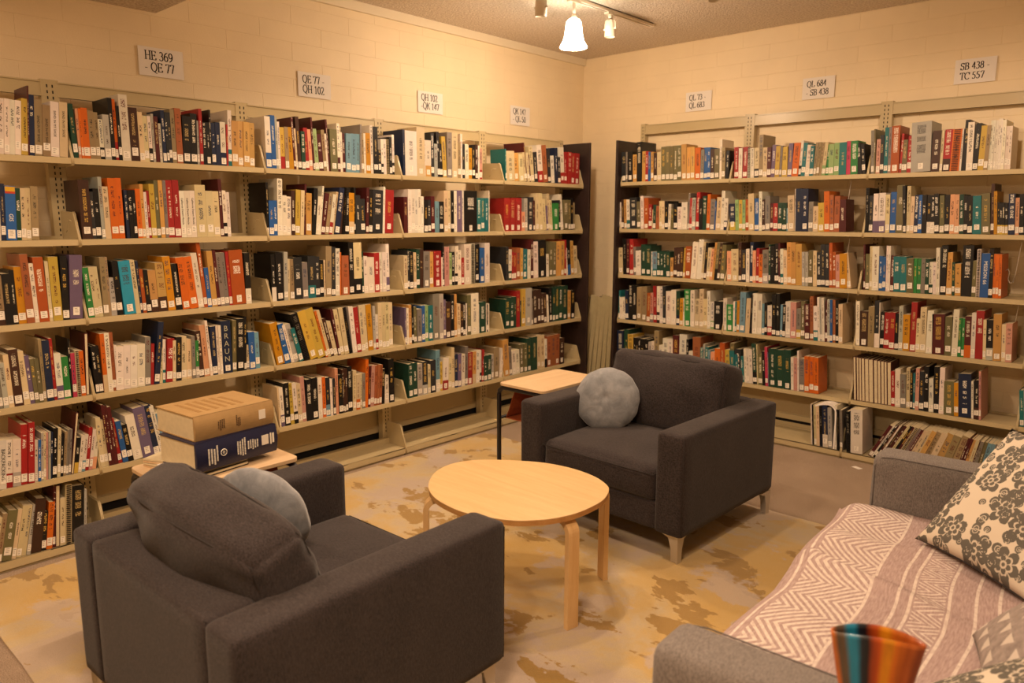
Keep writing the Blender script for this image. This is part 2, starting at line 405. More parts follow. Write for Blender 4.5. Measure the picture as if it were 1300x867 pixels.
def edge_seams(o, loops, mat, r=.0022):
    m = MB()
    for L in loops:
        pts = []
        for a, b in zip(L[:-1], L[1:]):
            for k in range(10): t = k/10; pts.append(PLACE[o.name]([a[i]+(b[i]-a[i])*t for i in range(3)]))
        pts.append(PLACE[o.name](L[-1])); m.tube(pts, r, 6)
    return m.build('piping', mat, o)
def text(name, body, size, mat, parent, loc, rot, depth=.0006, sx=1.0, align='CENTER', spacing=1.0):
    cu = bpy.data.curves.new(name, 'FONT'); cu.body = body; cu.size = size; cu.extrude = depth/2
    cu.align_x = align; cu.align_y = 'CENTER'; cu.resolution_u = 2; cu.space_line = spacing
    o = bpy.data.objects.new(name, cu)
    me = bpy.data.meshes.new_from_object(o); bpy.data.objects.remove(o); bpy.data.curves.remove(cu)
    me.transform(Matrix.Diagonal((sx, 1, 1, 1)))
    me.materials.clear()
    return link(name, me, parent, (mat,), loc, rot)

# ------------------------------------------------------------ room shell
XW, YW, ZC, ZS = -.06, .013, 2.84, 2.545
XE, YE = 5.6, -6.7
def slab(name, lo, hi, mat): return struct(boxo(name, lo, hi, mat))
slab('floor', (XW-.2, YE-.1, -.1), (XE+.1, YW+.2, 0), 'carpet')
slab('ceiling', (XW-.2, YE-.1, ZC), (XE+.1, YW+.2, ZC+.1), 'ceiling')
wl = slab('wall_left', (XW-.2, YE-.1, 0), (XW-.003, YW+.2, ZC), 'mortar')
wb = slab('wall_back', (XW-.2, YW+.003, 0), (XE+.1, YW+.2, ZC), 'mortar')
slab('wall_front', (XW-.2, YE-.1, 0), (XE+.1, YE, ZC), 'wall')
slab('wall_right', (XE, YE, 0), (XE+.1, YW+.2, ZC), 'wall')
slab('trim_1', (XW-.003, -3.53, ZC-.055), (XW+.022, YW, ZC), 'trim')
slab('trim_2', (XW-.003, YE, ZS), (XE, -3.535, ZC), 'ceiling')   # dropped soffit
def brick_mesh(L, H):
    m = MB(); j = .0004; t = .0013; e = .0018
    o = [(j, j), (L-j, j), (L-j, H-j), (j, H-j)]; i = [(j+e, j+e), (L-j-e, j+e), (L-j-e, H-j-e), (j+e, H-j-e)]
    A = [m.b.verts.new((x, 0, z)) for x, z in o]; B = [m.b.verts.new((x, -t, z)) for x, z in i]
    m.b.faces.new(B)
    for k in range(4): m.b.faces.new((A[k], A[(k+1) % 4], B[(k+1) % 4], B[k]))
    bmesh.ops.recalc_face_normals(m.b, faces=m.b.faces)
    me = bpy.data.meshes.new('brick'); m.b.to_mesh(me); m.b.free(); return me
bm_full = brick_mesh(.4, .1015); bm_full.materials.append(M['wall'])
def bricks(parent, side):
    rest = MB()
    for row in range(28):
        z = 2.122-.1015*10 + .1015*(row-11) if False else row*.1015-.0083
        if z+.1 > ZC or z < -.02: continue
        off = (.967 if row % 2 else .767)
        for k in range(-20, 20):
            a = off+.4*k
            if side == 'L':
                y = -a-.4
                if y < YE+.2 or y > YW: continue
                show = z > 1.75 and y > -4.9
                # local x -> +y, face (local -y) -> +x
                loc, rz = (XW-.003, y, z), R(90)
            else:
                if a+.4 < XW or a+.4 > XE: continue
                show = z > 1.75 and a < 3.9
                loc, rz = (a, YW+.003, z), 0
            if show:
                o = bpy.data.objects.new('brick', bm_full); C.objects.link(o); o.parent = parent
                o.location = loc; o.rotation_euler = (0, 0, rz)
            else:
                mt = Matrix.Translation(loc) @ Matrix.Rotation(rz, 4, 'Z')
                j, t, e, L, H = .0004, .0013, .0018, .4, .1015
                A = [rest.b.verts.new(mt @ Vector(p)) for p in ((j, 0, j), (L-j, 0, j), (L-j, 0, H-j), (j, 0, H-j))]
                B = [rest.b.verts.new(mt @ Vector(p)) for p in ((j+e, -t, j+e), (L-j-e, -t, j+e), (L-j-e, -t, H-j-e), (j+e, -t, H-j-e))]
                rest.b.faces.new(B)
                for k2 in range(4): rest.b.faces.new((A[k2], A[(k2+1) % 4], B[(k2+1) % 4], B[k2]))
    o = rest.build('brick', 'wall', parent); o['kind'] = 'stuff'
bricks(wl, 'L'); bricks(wb, 'R')

# rug on the carpet
rg_ = MB(); q = [(.32, -1.56), (2.767, -1.56), (3.0, -4.67), (.35, -4.66)]
pts = []
for i in range(4):
    a, b = q[i], q[(i+1) % 4]
    for k in range(24):
        t = k/24; w = .0015*math.sin(k*1.7+i*2)
        pts.append((a[0]+(b[0]-a[0])*t+w, a[1]+(b[1]-a[1])*t+w))
rg_.prism(pts, 2, 0.0005, .007)
tag(rg_.build('rug', 'rug'), 'large pale rug mottled with gold and ochre patches on the mauve carpet', 'rug')
FZ = .0075

# baseboard heaters along both walls, behind the shelving
def heater(name, side, a, b, label):
    t = thing(name, label, 'heater', (0, 0, 0))
    m = MB(); pr = [(.0, .36), (.055, .33), (.085, .15), (.095, .145), (.095, .11), (.0, .11)]
    v = MB(); lo = MB()
    if side == 'L':
        m.prism([(XW+p[0], p[1]) for p in pr], 1, a, b)
        v.box((XW, a, .06), (XW+.075, b, .11)); lo.box((XW, a, 0), (XW+.09, b, .06))
    else:
        m.prism([(YW-p[0], p[1]) for p in pr], 0, a, b)
        v.box((a, YW-.075, .06), (b, YW, .11)); lo.box((a, YW-.09, 0), (b, YW, .06))
    m.build('cover', 'heater', t); v.build('air_slot', 'black_gap', t); lo.build('base_plate', 'heater', t)
heater('baseboard_heater', 'L', -5.0, -.45, 'beige baseboard heater running behind the left wall shelving')
heater('baseboard_heater', 'R', .57, 4.2, 'beige baseboard heater running behind the right wall shelving')

# ------------------------------------------------------------ steel library shelving
B = .914; Y0 = -4.0943; X0 = .5577
zL = [1.755-.3523*i for i in range(5)]; zR = [1.771-.3575*i for i in range(5)]
def bracket_mesh(depth, h, front_drop):
    """side plate in local coords: x thickness, y 0 front -> depth back, z from shelf underside"""
    m = MB(); r = .012
    top_f = .038
    prof = [(0, 0), (0, .03), (top_f-.004, h-.012), (top_f+.010, h), (depth, h+.006), (depth, -.002), (.03, -.004), (.008, -.004)]
    m.prism(prof, 0, -.0022, .0022)
    # embossed library mark and rolled front edge
    m.tube([(0, .001, .004), (0, .001, .03), (0, top_f, h-.008), (0, top_f+.012, h)], .0042, 6)
    emb = [(top_f+.035, h*.74), (top_f+.065, h*.76), (top_f+.08, h*.70), (top_f+.09, h*.48), (top_f+.11, h*.42)]
    m.tube([(0, y, z) for y, z in emb], .0042, 6)
    bmesh.ops.recalc_face_normals(m.b, faces=m.b.faces)
    me = bpy.data.meshes.new('shelf_bracket'); m.b.to_mesh(me); m.b.free(); me.materials.append(M['steel']); return me
LIPZ = .031
def deck_mesh(depth):
    m = MB(); L = B-.012
    m.box((.006, .004, LIPZ-.004), (.006+L, depth, LIPZ))          # sheet
    m.box((.006, 0, LIPZ-.026), (.006+L, .005, LIPZ))               # front lip
    m.box((.006, .005, LIPZ-.026), (.006+L, .018, LIPZ-.023))       # return
    m.box((.006, depth-.003, LIPZ-.02), (.006+L, depth, LIPZ+.012))
    bmesh.ops.recalc_face_normals(m.b, faces=m.b.faces)
    me = bpy.data.meshes.new('shelf'); m.b.to_mesh(me); m.b.free(); me.materials.append(M['steel']); return me
DL, DR = .205, .262
meshes = {'L': (deck_mesh(DL), bracket_mesh(DL, .150, 0)), 'R': (deck_mesh(DR), bracket_mesh(DR, .150, 0))}
def post(name, parent, w, top, slots=True):
    """upright, local: x centred, y 0 front -> +.045, z"""
    m = MB(); m.box((-w/2, 0, 0), (w/2, .045, top))
    if slots:
        z = .12
        while z < top-.02:
            for sx in (-.011, .011): m.box((sx-.0025, -.0012, z), (sx+.0025, .002, z+.013), 1)
            z += .0254
    return m.build(name, ('steel', 'slot'), parent)
SIGN = {('L', 0): 'in the leftmost cut-off bay', ('L', 1): 'under HE 369 sign', ('L', 2): 'under QE 77 sign', ('L', 3): 'under QH 102 sign',
        ('L', 4): 'under QK 147 sign', ('R', 0): 'under QL 73 sign', ('R', 1): 'under QL 684 sign', ('R', 2): 'under SB 438 sign', ('R', 3): 'in the rightmost cut-off bay'}
def unit(side, k, first=False, last=False):
    lab = {('L', 0): 'putty steel shelving bay cut off at the left picture edge', ('L', 1): 'putty steel shelving bay below the HE 369 sign',
           ('L', 2): 'putty steel shelving bay below the QE 77 sign', ('L', 3): 'putty steel shelving bay below the QH 102 sign',
           ('L', 4): 'putty steel shelving bay below the QK 147 sign, next to dark end panel', ('R', 0): 'putty steel shelving bay below the QL 73 sign, behind the far armchair',
           ('R', 1): 'putty steel shelving bay below the QL 684 sign', ('R', 2): 'putty steel shelving bay below the SB 438 sign',
           ('R', 3): 'putty steel shelving bay cut off at the right picture edge'}[(side, k)]
    if side == 'L':
        t = thing('shelving_unit', lab, 'bookcase', (.300, Y0+(k-1)*B, 0), R(90), 'steel shelving bays along the walls')
        Z, D, top, rail = zL, DL, 2.135, (2.062, 2.128); bd = .285-.3
    else:
        t = thing('shelving_unit', lab, 'bookcase', (X0+k*B, -.300, 0), 0, 'steel shelving bays along the walls')
        Z, D, top, rail = zR, DR, 2.262, (2.180, 2.252); bd = -.095
    # local: x along shelf, y into the wall, z up
    dm, bmh = meshes[side]
    for i, z in enumerate(Z):
        s = link('shelf', dm, t, (), (0, 0, z))
        link('shelf_bracket', bmh, s, (), (.0028, 0, 0)); link('shelf_bracket', bmh, s, (), (B-.0028, 0, 0))
    py = .210 if side == 'L' else .264
    fr = MB(); fr.box((.03, py+.002, rail[0]), (B-.03, py+.016, rail[1])); fr.box((.03, py-.004, rail[1]-.006), (B-.03, py+.016, rail[1])); fr.box((.03, py-.004, rail[0]), (B-.03, py+.016, rail[0]+.006))
    fr.build('top_rail', 'steel', t)
    pr_ = post('post', t, .072, top); pr_.location = (0, py-.001, 0)
    if last:
        p2 = post('post', t, .04, top); p2.location = (B-.02, py-.001, 0)
    if first: pr_.location = (.02, py-.001, 0); pr_.scale = (.55, 1, 1)
    # base
    bs = MB(); f = bd if side == 'L' else bd
    y0 = .015 if side == 'L' else -.095
    bs.box((.006, y0, .046), (B-.006, py-.004, .05)); bs.box((.006, y0, .014), (B-.006, y0+.004, .05)); bs.box((.006, py-.03, .05), (B-.006, py-.004, .085))
    bs.box((.006, y0+.012, 0), (B-.006, y0+.014, .014))
    base = bs.build('base_shelf', 'steel', t)
    for x in (.0028, B-.0028):
        pl = MB(); pl.prism([(y0, .01), (y0, .05), (y0+.045, .185), (y0+.06, .195), (py-.004, .195), (py-.004, .01)], 0, x-.0022, x+.0022)
        pl.tube([(x, y0+.001, .012), (x, y0+.001, .05), (x, y0+.047, .187), (x, y0+.06, .195)], .0045, 6)
        pl.build('base_bracket', 'steel', base)
    return t
for k in range(5): unit('L', k, last=(k == 4))
for k in range(4): unit('R', k, first=(k == 0))
# dark end panels
boxp = boxo('end_panel', (.055, Y0+4*B+.006, 0), (.352, Y0+4*B+.026, 2.105), 'darkwood', None, .002)
tag(boxp, 'dark brown wooden end panel closing the left wall shelving at the corner', 'panel', 'dark end panels')
boxp = boxo('end_panel', (X0-.028, -.335, 0), (X0-.008, .005, 2.118), 'darkwood', None, .002)
tag(boxp, 'dark brown wooden end panel at the left end of right wall shelving', 'panel', 'dark end panels')
# spare panels leaning in the corner
for i in range(6):
    m = MB(); m.box((-.017, -.012, 0), (.017, .012, .90-.01*(i % 3)))
    m.box((-.014, .012, .01), (.014, .2, .88-.01*(i % 3)))
    o = m.build('shelf_panel', 'panel_metal', None, .002)
    s = i*.043
    o.location = (.245+s*.74-.02, -.335+s*.67+.0, .001); o.rotation_euler = (R(-4), R(6.2-.7*i), R(42))
    tag(o, 'beige spare shelf panel on end in the corner, %s of six from the left' % ['leftmost', 'second', 'third', 'fourth', 'fifth', 'rightmost'][i], 'panel', 'spare shelf panels in the corner')

# serif stroke letters drawn by a broad pen (upright strokes heavy, level strokes thin)
def arc(cx, cy, rx, ry, a0, a1, n=14): return [(cx+rx*math.cos(R(a0+(a1-a0)*i/n)), cy+ry*math.sin(R(a0+(a1-a0)*i/n))) for i in range(n+1)]
def sf(x, y, w=.13): return [(x-w, y), (x+w, y)]
GL = {
 'H': (.72, [[(.12, 0), (.12, 1)], [(.60, 0), (.60, 1)], [(.12, .5), (.60, .5)], sf(.12, 0), sf(.12, 1), sf(.6, 0), sf(.6, 1)]),
 'E': (.62, [[(.12, 0), (.12, 1)], [(.0, 1), (.52, 1), (.54, .82)], [(0, 0), (.54, 0), (.57, .2)], [(.12, .52), (.42, .52)], [(.42, .42), (.42, .62)]]),
 'B': (.62, [[(.12, 0), (.12, 1)], [(0, 1), (.3, 1)]+arc(.3, .76, .2, .24, 90, -90)+[(.12, .52)], [(.3, .52)]+arc(.3, .26, .25, .26, 90, -90)+[(0, 0)]]),
 'Q': (.74, [arc(.36, .5, .33, .51, 0, 360, 26), [(.36, .02), (.48, -.12), (.68, -.22)]]),
 'C': (.66, [arc(.36, .5, .33, .51, 45, 318, 22), [(.62, .68), (.63, 1)]]),
 'S': (.52, [arc(.26, .76, .2, .25, 30, 180, 10)+arc(.26, .27, .21, .27, 90, -150, 14) if False else arc(.25, .77, .19, .24, 20, 250, 12)+arc(.25, .27, .21, .28, 75, -160, 14), [(.45, .8), (.45, 1)], [(.04, 0), (.04, .26)]]),
 'T': (.62, [[(.31, 0), (.31, 1)], [(.03, .8), (.04, 1), (.58, 1), (.59, .8)], sf(.31, 0)]),
 'K': (.70, [[(.12, 0), (.12, 1)], [(.58, 1), (.14, .45)], [(.28, .62), (.62, 0)], sf(.12, 0), sf(.12, 1), sf(.58, 1, .1), sf(.62, 0, .1)]),
 'L': (.60, [[(.12, 0), (.12, 1)], sf(.12, 1), [(0, 0), (.52, 0), (.55, .24)]]),
 '0': (.52, [arc(.24, .5, .2, .5, 0, 360, 24)]),
 '1': (.52, [[(.26, 0), (.26, 1)], [(.10, .86), (.26, 1)], sf(.26, 0)]),
 '2': (.52, [arc(.23, .74, .18, .26, 160, -30, 12)+[(.05, 0), (.44, 0), (.46, .14)]]),
 '3': (.52, [arc(.22, .76, .17, .24, 150, -80, 12)+arc(.20, .27, .23, .27, 80, -150, 14)]),
 '4': (.52, [[(.34, 0), (.34, 1), (.02, .3), (.48, .3)]]),
 '5': (.52, [[(.42, 1), (.13, 1), (.09, .58)]+arc(.21, .30, .21, .30, 95, -150, 14)]),
 '6': (.52, [[(.42, 1)]+arc(.46, .40, .42, .6, 100, 180, 8)+arc(.25, .30, .20, .30, 180, 540, 20)]),
 '7': (.52, [[(.04, .84), (.06, 1), (.45, 1), (.20, 0)]]),
 '8': (.52, [arc(.24, .76, .16, .23, 0, 360, 18), arc(.24, .27, .20, .27, 0, 360, 20)]),
 '9': (.52, [[(.07, 0)]+arc(.03, .60, .42, .6, -80, 0, 8)+arc(.24, .70, .20, .30, 0, 360, 20)]),
 '-': (.40, [[(.06, .34), (.32, .34)]]), ' ': (.28, [])}
def serif(body, size, parent, loc, rot):
    m = MB(); x = 0
    for ch in body:
        adv, strokes = GL[ch]
        for st in strokes:
            for (ax, ay), (bx, by) in zip(st[:-1], st[1:]):
                dx, dy = bx-ax, by-ay; L = math.hypot(dx, dy) or 1
                w = .036+.036*abs(dy/L)
                nx, ny = -dy/L*w, dx/L*w; ex, ey = dx/L*.012, dy/L*.012
                P = [(ax-ex+nx, ay-ey+ny), (ax-ex-nx, ay-ey-ny), (bx+ex-nx, by+ey-ny), (bx+ex+nx, by+ey+ny)]
                m.b.faces.new([m.b.verts.new(((x+p[0])*size, p[1]*size, 0)) for p in P])
        x += adv+.04
    return m.build('lettering', 'ink', parent, loc=loc, rot=rot)
# range signs on the block wall
def sign(side, a, w, z0, z1, body, label, ts):
    if side == 'L':
        t = thing('paper_sign', label, 'sign', (XW+.004, a, z0), R(90), 'call number range signs')
    else:
        t = thing('paper_sign', label, 'sign', (a, YW-.004, z0), 0, 'call number range signs')
    m = MB(); m.box((0, -.0015, 0), (w, -.0007, z1-z0)); m.build('sheet', 'sign', t)
    for line, (ln, dx) in enumerate(body):
        serif(ln, ts*(.80 if side == 'L' else .80), t, (w*.14+(-.004 if ln[0] == '-' else 0), -.0019, (z1-z0)*(.575-.40*line)), (R(90), 0, 0))
dy = [(-3.64, 'HE 369', '- QE 77'), (-2.74, 'QE 77 -', 'QH 102'), (-1.825, 'QH 102', '-QK 147'), (-.905, 'QK 147', '- QL 50')]
for i, (a, l1, l2) in enumerate(dy):
    sign('L', a, .225, 2.235, 2.375, [(l1, 0), (l2, .012 if l2[0] == '-' else 0)], 'white paper sign reading %s %s taped on left block wall' % (l1, l2), .052)
dy = [(.925, 'QL 73 -', 'QL 683'), (1.82, 'QL 684', '- SB 438'), (2.74, 'SB 438 -', 'TC 557')]
for a, l1, l2 in dy:
    sign('R', a, .215, 2.328, 2.468, [(l1, 0), (l2, 0)], 'white paper sign reading %s %s taped on right block wall' % (l1, l2), .048)

# ------------------------------------------------------------ seating
def leg_mesh():
    m = MB()
    # folded steel leg: two tapering wings meeting at the corner
    prof = [(-.085, .128), (-.085, .123), (-.040, .108), (-.026, .06), (-.022, 0), (.012, 0), (.016, .128)]
    m.prism([(a, b) for a, b in prof], 1, -.003, .003)
    m.prism([(a, b) for a, b in prof], 0, .010, .016)
    bmesh.ops.recalc_face_normals(m.b, faces=m.b.faces)
    me = bpy.data.meshes.new('leg'); m.b.to_mesh(me); m.b.free(); me.materials.append(M['chrome']); return me
    A = [(-.030, -.006, .128), (.020, -.006, .128), (.020, .006, .128), (-.030, .006, .128)]
    Bv = [(-.009, -.005, 0), (.011, -.005, 0), (.011, .005, 0), (-.009, .005, 0)]
    a = [m.b.verts.new(p) for p in A]; b = [m.b.verts.new(p) for p in Bv]
    m.b.faces.new(a); m.b.faces.new(b[::-1])
    for i in range(4): m.b.faces.new((a[i], a[(i+1) % 4], b[(i+1) % 4], b[i]))
    a = [(-.006, -.030, .128), (-.006, .020, .128), (.006, .020, .128), (.006, -.030, .128)]; bb = [(-.005, -.009, 0), (-.005, .011, 0), (.005, .011, 0), (.005, -.009, 0)]
    a = [m.b.verts.new(p) for p in a]; b = [m.b.verts.new(p) for p in bb]
    m.b.faces.new(a); m.b.faces.new(b[::-1])
    for i in range(4): m.b.faces.new((a[i], a[(i+1) % 4], b[(i+1) % 4], b[i]))
    bmesh.ops.recalc_face_normals(m.b, faces=m.b.faces)
    me = bpy.data.meshes.new('leg'); m.b.to_mesh(me); m.b.free(); me.materials.append(M['chrome']); return me
LEG = leg_mesh()
def rect_seam(m, x0, x1, y0, y1, z, r=.0022):
    m.tube([(x0, y0, z), (x1, y0, z), (x1, y1, z), (x0, y1, z)], r, 6, close=True)
def armchair(loc, rz, label, W=.97, D=.92, cush=None, back_rot=-14, back_w=.70, back_fn=None, back_h=.40, back_y=None, back_t=.20):
    """local: front at y=0, back at y=D, x 0..W"""
    t = thing('armchair', label, 'armchair', loc, rz, 'charcoal armchairs around the coffee table')
    AT = .145; H = .600
    for x in (AT/2, W-AT/2):
        a = soft('arm', (AT, D-.002, H-.128), .022, 'chair', t, (x, D/2, (H+.128)/2), n=12, bulge=(.004, 0, .004))
        m = MB(); sgn = 1 if x > W/2 else -1
        xe = x-sgn*AT/2+sgn*.004
        m.tube([(x+sgn*(AT/2-.006), .012, .14), (x+sgn*(AT/2-.006), .008, H-.02), (x+sgn*(AT/2-.010), .03, H-.006), (x+sgn*(AT/2-.010), D-.03, H-.006)], .0018, 6)
        m.tube([(x-sgn*(AT/2-.010), .008, .14), (x-sgn*(AT/2-.010), .006, H-.02), (x-sgn*(AT/2-.014), .03, H-.004), (x-sgn*(AT/2-.014), D-.16, H-.004)], .0018, 6)
        m.build('piping', 'seam', a)
    bp = soft('back_panel', (W-2*AT+.01, .145, H-.130), .020, 'chair', t, (W/2, D-.0745, (H+.126)/2), n=12)
    m = MB(); m.tube([(AT+.0, D-.012, H-.008), (W-AT, D-.012, H-.008)], .0018, 6); m.build('piping', 'seam', bp)
    soft('front_rail', (W-2*AT+.01, .10, .13), .012, 'chair', t, (W/2, .07, .195), n=6)
    boxo('base_panel', (AT, .1, .13), (W-AT, D-.12, .16), 'chair', t)
    sc = soft('seat_cushion', (W-2*AT-.006, D-.20, .165), .045, 'chair', t, (W/2, (D-.20)/2+.012, .335), n=18, bulge=(.0, .012, .028), wrinkle=.0012, seed=3)
    m = MB(); w2 = W-2*AT-.02; rect_seam(m, AT+.012, W-AT-.012, .002, D-.22, .392); m.build('piping', 'seam', sc)
    by = back_y if back_y else D-.235
    def fn(p, u):
        if back_fn: p = back_fn(p, u)
        return p
    bc = soft('back_cushion', (back_w, back_t, back_h), .038, 'chair', t, (W/2, by, .415+back_h/2-.02), (R(back_rot), 0, 0), n=20, bulge=(.01, .045, .02), wrinkle=.004, seed=11, fn=fn)
    edge_seams(bc, [[(-.97, 1, -.9), (-.97, 1, .97), (.97, 1, .97), (.97, 1, -.9)], [(-.97, -1, -.9), (-.97, -1, .97), (.97, -1, .97), (.97, -1, -.9)]], 'seam', .002)
    return t, bc
def feet(t, W, D):
    for x in (.045, W-.045):
        for y in (.04, D-.05):
            o = bpy.data.objects.new('leg', LEG); C.objects.link(o); o.parent = t; o.location = (x, y, 0)
            o.scale = (-1 if x < W/2 else 1, 1 if y > D/2 else -1, 1)
        o.location = (x+(.022 if x > W/2 else -.022), y+(.02 if y > D/2 else -.018), 0)
# far armchair faces the camera: front at y=-2.49
c2, bc2 = armchair((1.448, -2.455, FZ), R(-1.6), 'charcoal armchair facing the camera in front of the right shelves', W=.975, D=.90)
feet(c2, .975, .90)
# near armchair seen from behind: front towards +y
def fat(p, u):
    x = u[0]
    k = 1-.25*abs(x)**3
    p.z += .012*math.sin(2.5*x+1) - .05*max(0, -x)**3*(.5+.5*u[2]) - .01*max(0, x)**2
    p.y += .03*math.cos(1.6*x)*(1 if u[1] > 0 else .3)
    return p
c1, bc1 = armchair((2.468, -3.645, FZ), R(181.5), 'charcoal armchair seen from behind at lower left', W=.965, D=.915, back_rot=-20, back_w=.71, back_fn=fat, back_h=.39, back_y=.672, back_t=.165)
feet(c1, .965, .915)
def round_pillow(loc, rot, r, th, label, seed):
    m = MB(); NR, NS = 22, 72; rg = random.Random(seed); ph = [rg.uniform(0, 6.28) for _ in range(8)]
    for sgn in (1, -1):
        ring0 = None
        for i in range(NR+1):
            t = i/NR; ring = []
            for k in range(NS):
                a = 2*math.pi*k/NS
                rr = r*math.sin(t*math.pi/2)
                if i == 0: rr = .0001
                z = th/2*max(0, (1-(rr/r)**2.6))**.62
                puck = math.exp(-(rr/(r*.08))**2)*th*.08
                fold = (.0016*math.sin(a*3+ph[0]+4*rr/r)+.0016*math.sin(a*8+ph[1]+9*rr/r))*math.sin(rr/r*3.1)*(rr/r)
                edge = 1+.008*math.sin(a*9+ph[2])+.006*math.sin(a*17+ph[3])
                ring.append(m.b.verts.new((rr*edge*math.cos(a), -sgn*(z-puck+fold), rr*edge*math.sin(a))))
            if ring0:
                for k in range(NS):
                    f = m.b.faces.new((ring0[k], ring0[(k+1) % NS], ring[(k+1) % NS], ring[k])); f.smooth = True
            ring0 = ring
    bmesh.ops.remove_doubles(m.b, verts=m.b.verts, dist=.0008)
    o = m.build('round_cushion', 'plush', None, smooth=True); o.location = loc; o.rotation_euler = rot
    return tag(o, label, 'cushion', 'round grey plush cushions')
round_pillow((1.712, -2.05, FZ+.428+.142), (R(-22), R(5), R(24)), .172, .14, 'round grey plush cushion on the far armchair facing the camera', 5)
round_pillow((1.80, -4.095, .588), (R(-20), R(4), R(200)), .168, .14, 'round grey plush cushion on the near armchair at lower left', 9)

# ------------------------------------------------------------ grey sofa, throw and pillows
def sofa():
    t = thing('sofa', 'mid grey two-seat sofa at lower right under a patterned throw', 'sofa', (3.070, -1.975, 0), R(-87.5))
    W, D, H, AT = 1.945, 1.02, .600, .160
    for x, nm in ((AT/2, 0), (W-AT/2, 1)):
        a = soft('arm', (AT, D, H-.05), .035, 'sofa', t, (x, D/2, (H+.05)/2), n=14, bulge=(.004, .008, .006))
        m = MB(); sg = -1 if nm else 1
        xx = x+sg*(AT/2-.008)
        m.tube([(xx, .012, .08), (xx, .010, H-.05), (xx, .035, H-.012), (xx, .07, H-.006), (xx, D-.03, H-.006)], .002, 6)
        m.build('piping', 'sofa_seam', a)
    soft('back_panel', (W-2*AT, .18, .72), .04, 'sofa', t, (W/2, D-.09, .43), n=10)
    boxo('base_frame', (AT-.005, .03, .06), (W-AT+.005, D-.1, .20), 'sofa', t, .01)
    w = (W-2*AT)/2
    for i in range(2):
        soft('seat_cushion', (w-.004, D-.20, .165), .04, 'sofa', t, (AT+w*(i+.5), (D-.2)/2+.0, .270), n=12, bulge=(0, .01, .012))
        soft('back_cushion', (w-.01, .19, .40), .05, 'sofa', t, (AT+w*(i+.5), D-.22, .54), (R(-10), 0, 0), n=12, bulge=(.01, .03, .02))
    for x in (.05, W-.05):
        for y in (.05, D-.05):
            m = MB(); m.tube([(x, y, 0), (x, y, .07)], .02, 12); m.build('leg', 'darkwood', t)
    return t
sofa()
def throw():
    g = bmesh.new(); uvl = g.loops.layers.uv.new('metres'); NX, NY = 110, 90
    LX, LY = 1.62, 1.12
    V = []
    for j in range(NY+1):
        row = []
        v = LY*j/NY
        for i in range(NX+1):
            x = LX*i/NX
            fy = -.105+.05*min(1, x/.9)+.008*math.sin(x*9)
            # path: hang in front, round the seat edge, over the seat, up the back
            hang = .105
            if v < hang:
                k = hang-v; y = fy-.10*k-.012*math.sin(x*24+2)*min(1, k/.15); z = .342-k*.97
            else:
                k = v-hang
                y = fy+k*.995
                z = .366-.024*math.exp(-(k/.03)**2)
            lump = .0
            if v >= hang:
                k = v-hang; e = min(1, k/.06)
                lump = e*(.042*math.exp(-((x-.62-.35*k)/.045)**2)*math.exp(-(k/.42)**2) + .016*math.exp(-((x-.45+.3*k)/.06)**2)*math.exp(-((k-.2)/.2)**2)
                       + .005*math.sin(7*x+6*k)+.003*math.sin(19*x-9*k+1)+.004*math.sin(15*k+4*x)) + e*.006
                z += max(-.004, lump)+.008-.02*math.exp(-x/.12)*math.exp(-k/.12)
                if y > .66: z += (y-.66)*1.2; y = .66+(y-.66)*.35
            else:
                y += .018*math.sin(x*13)*min(1, (hang-v)/.1)
            row.append(g.verts.new((.163+x, y, z)))
        V.append(row)
    for j in range(NY):
        for i in range(NX):
            f = g.faces.new((V[j][i], V[j][i+1], V[j+1][i+1], V[j+1][i])); f.smooth = True
            for l, (a, b) in zip(f.loops, ((i, j), (i+1, j), (i+1, j+1), (i, j+1))): l[uvl].uv = (LX*a/NX, LY*b/NY)
    me = bpy.data.meshes.new('throw_blanket'); g.to_mesh(me); g.free()
    o = link('throw_blanket', me, None, ('throw',), (3.070, -1.975, 0), (0, 0, R(-87.5)))
    md = o.modifiers.new('thickness', 'SOLIDIFY'); md.thickness = .005; md.offset = 1
    tag(o, 'mauve woven throw with cream chevrons draped over the grey sofa seat', 'blanket')
throw()
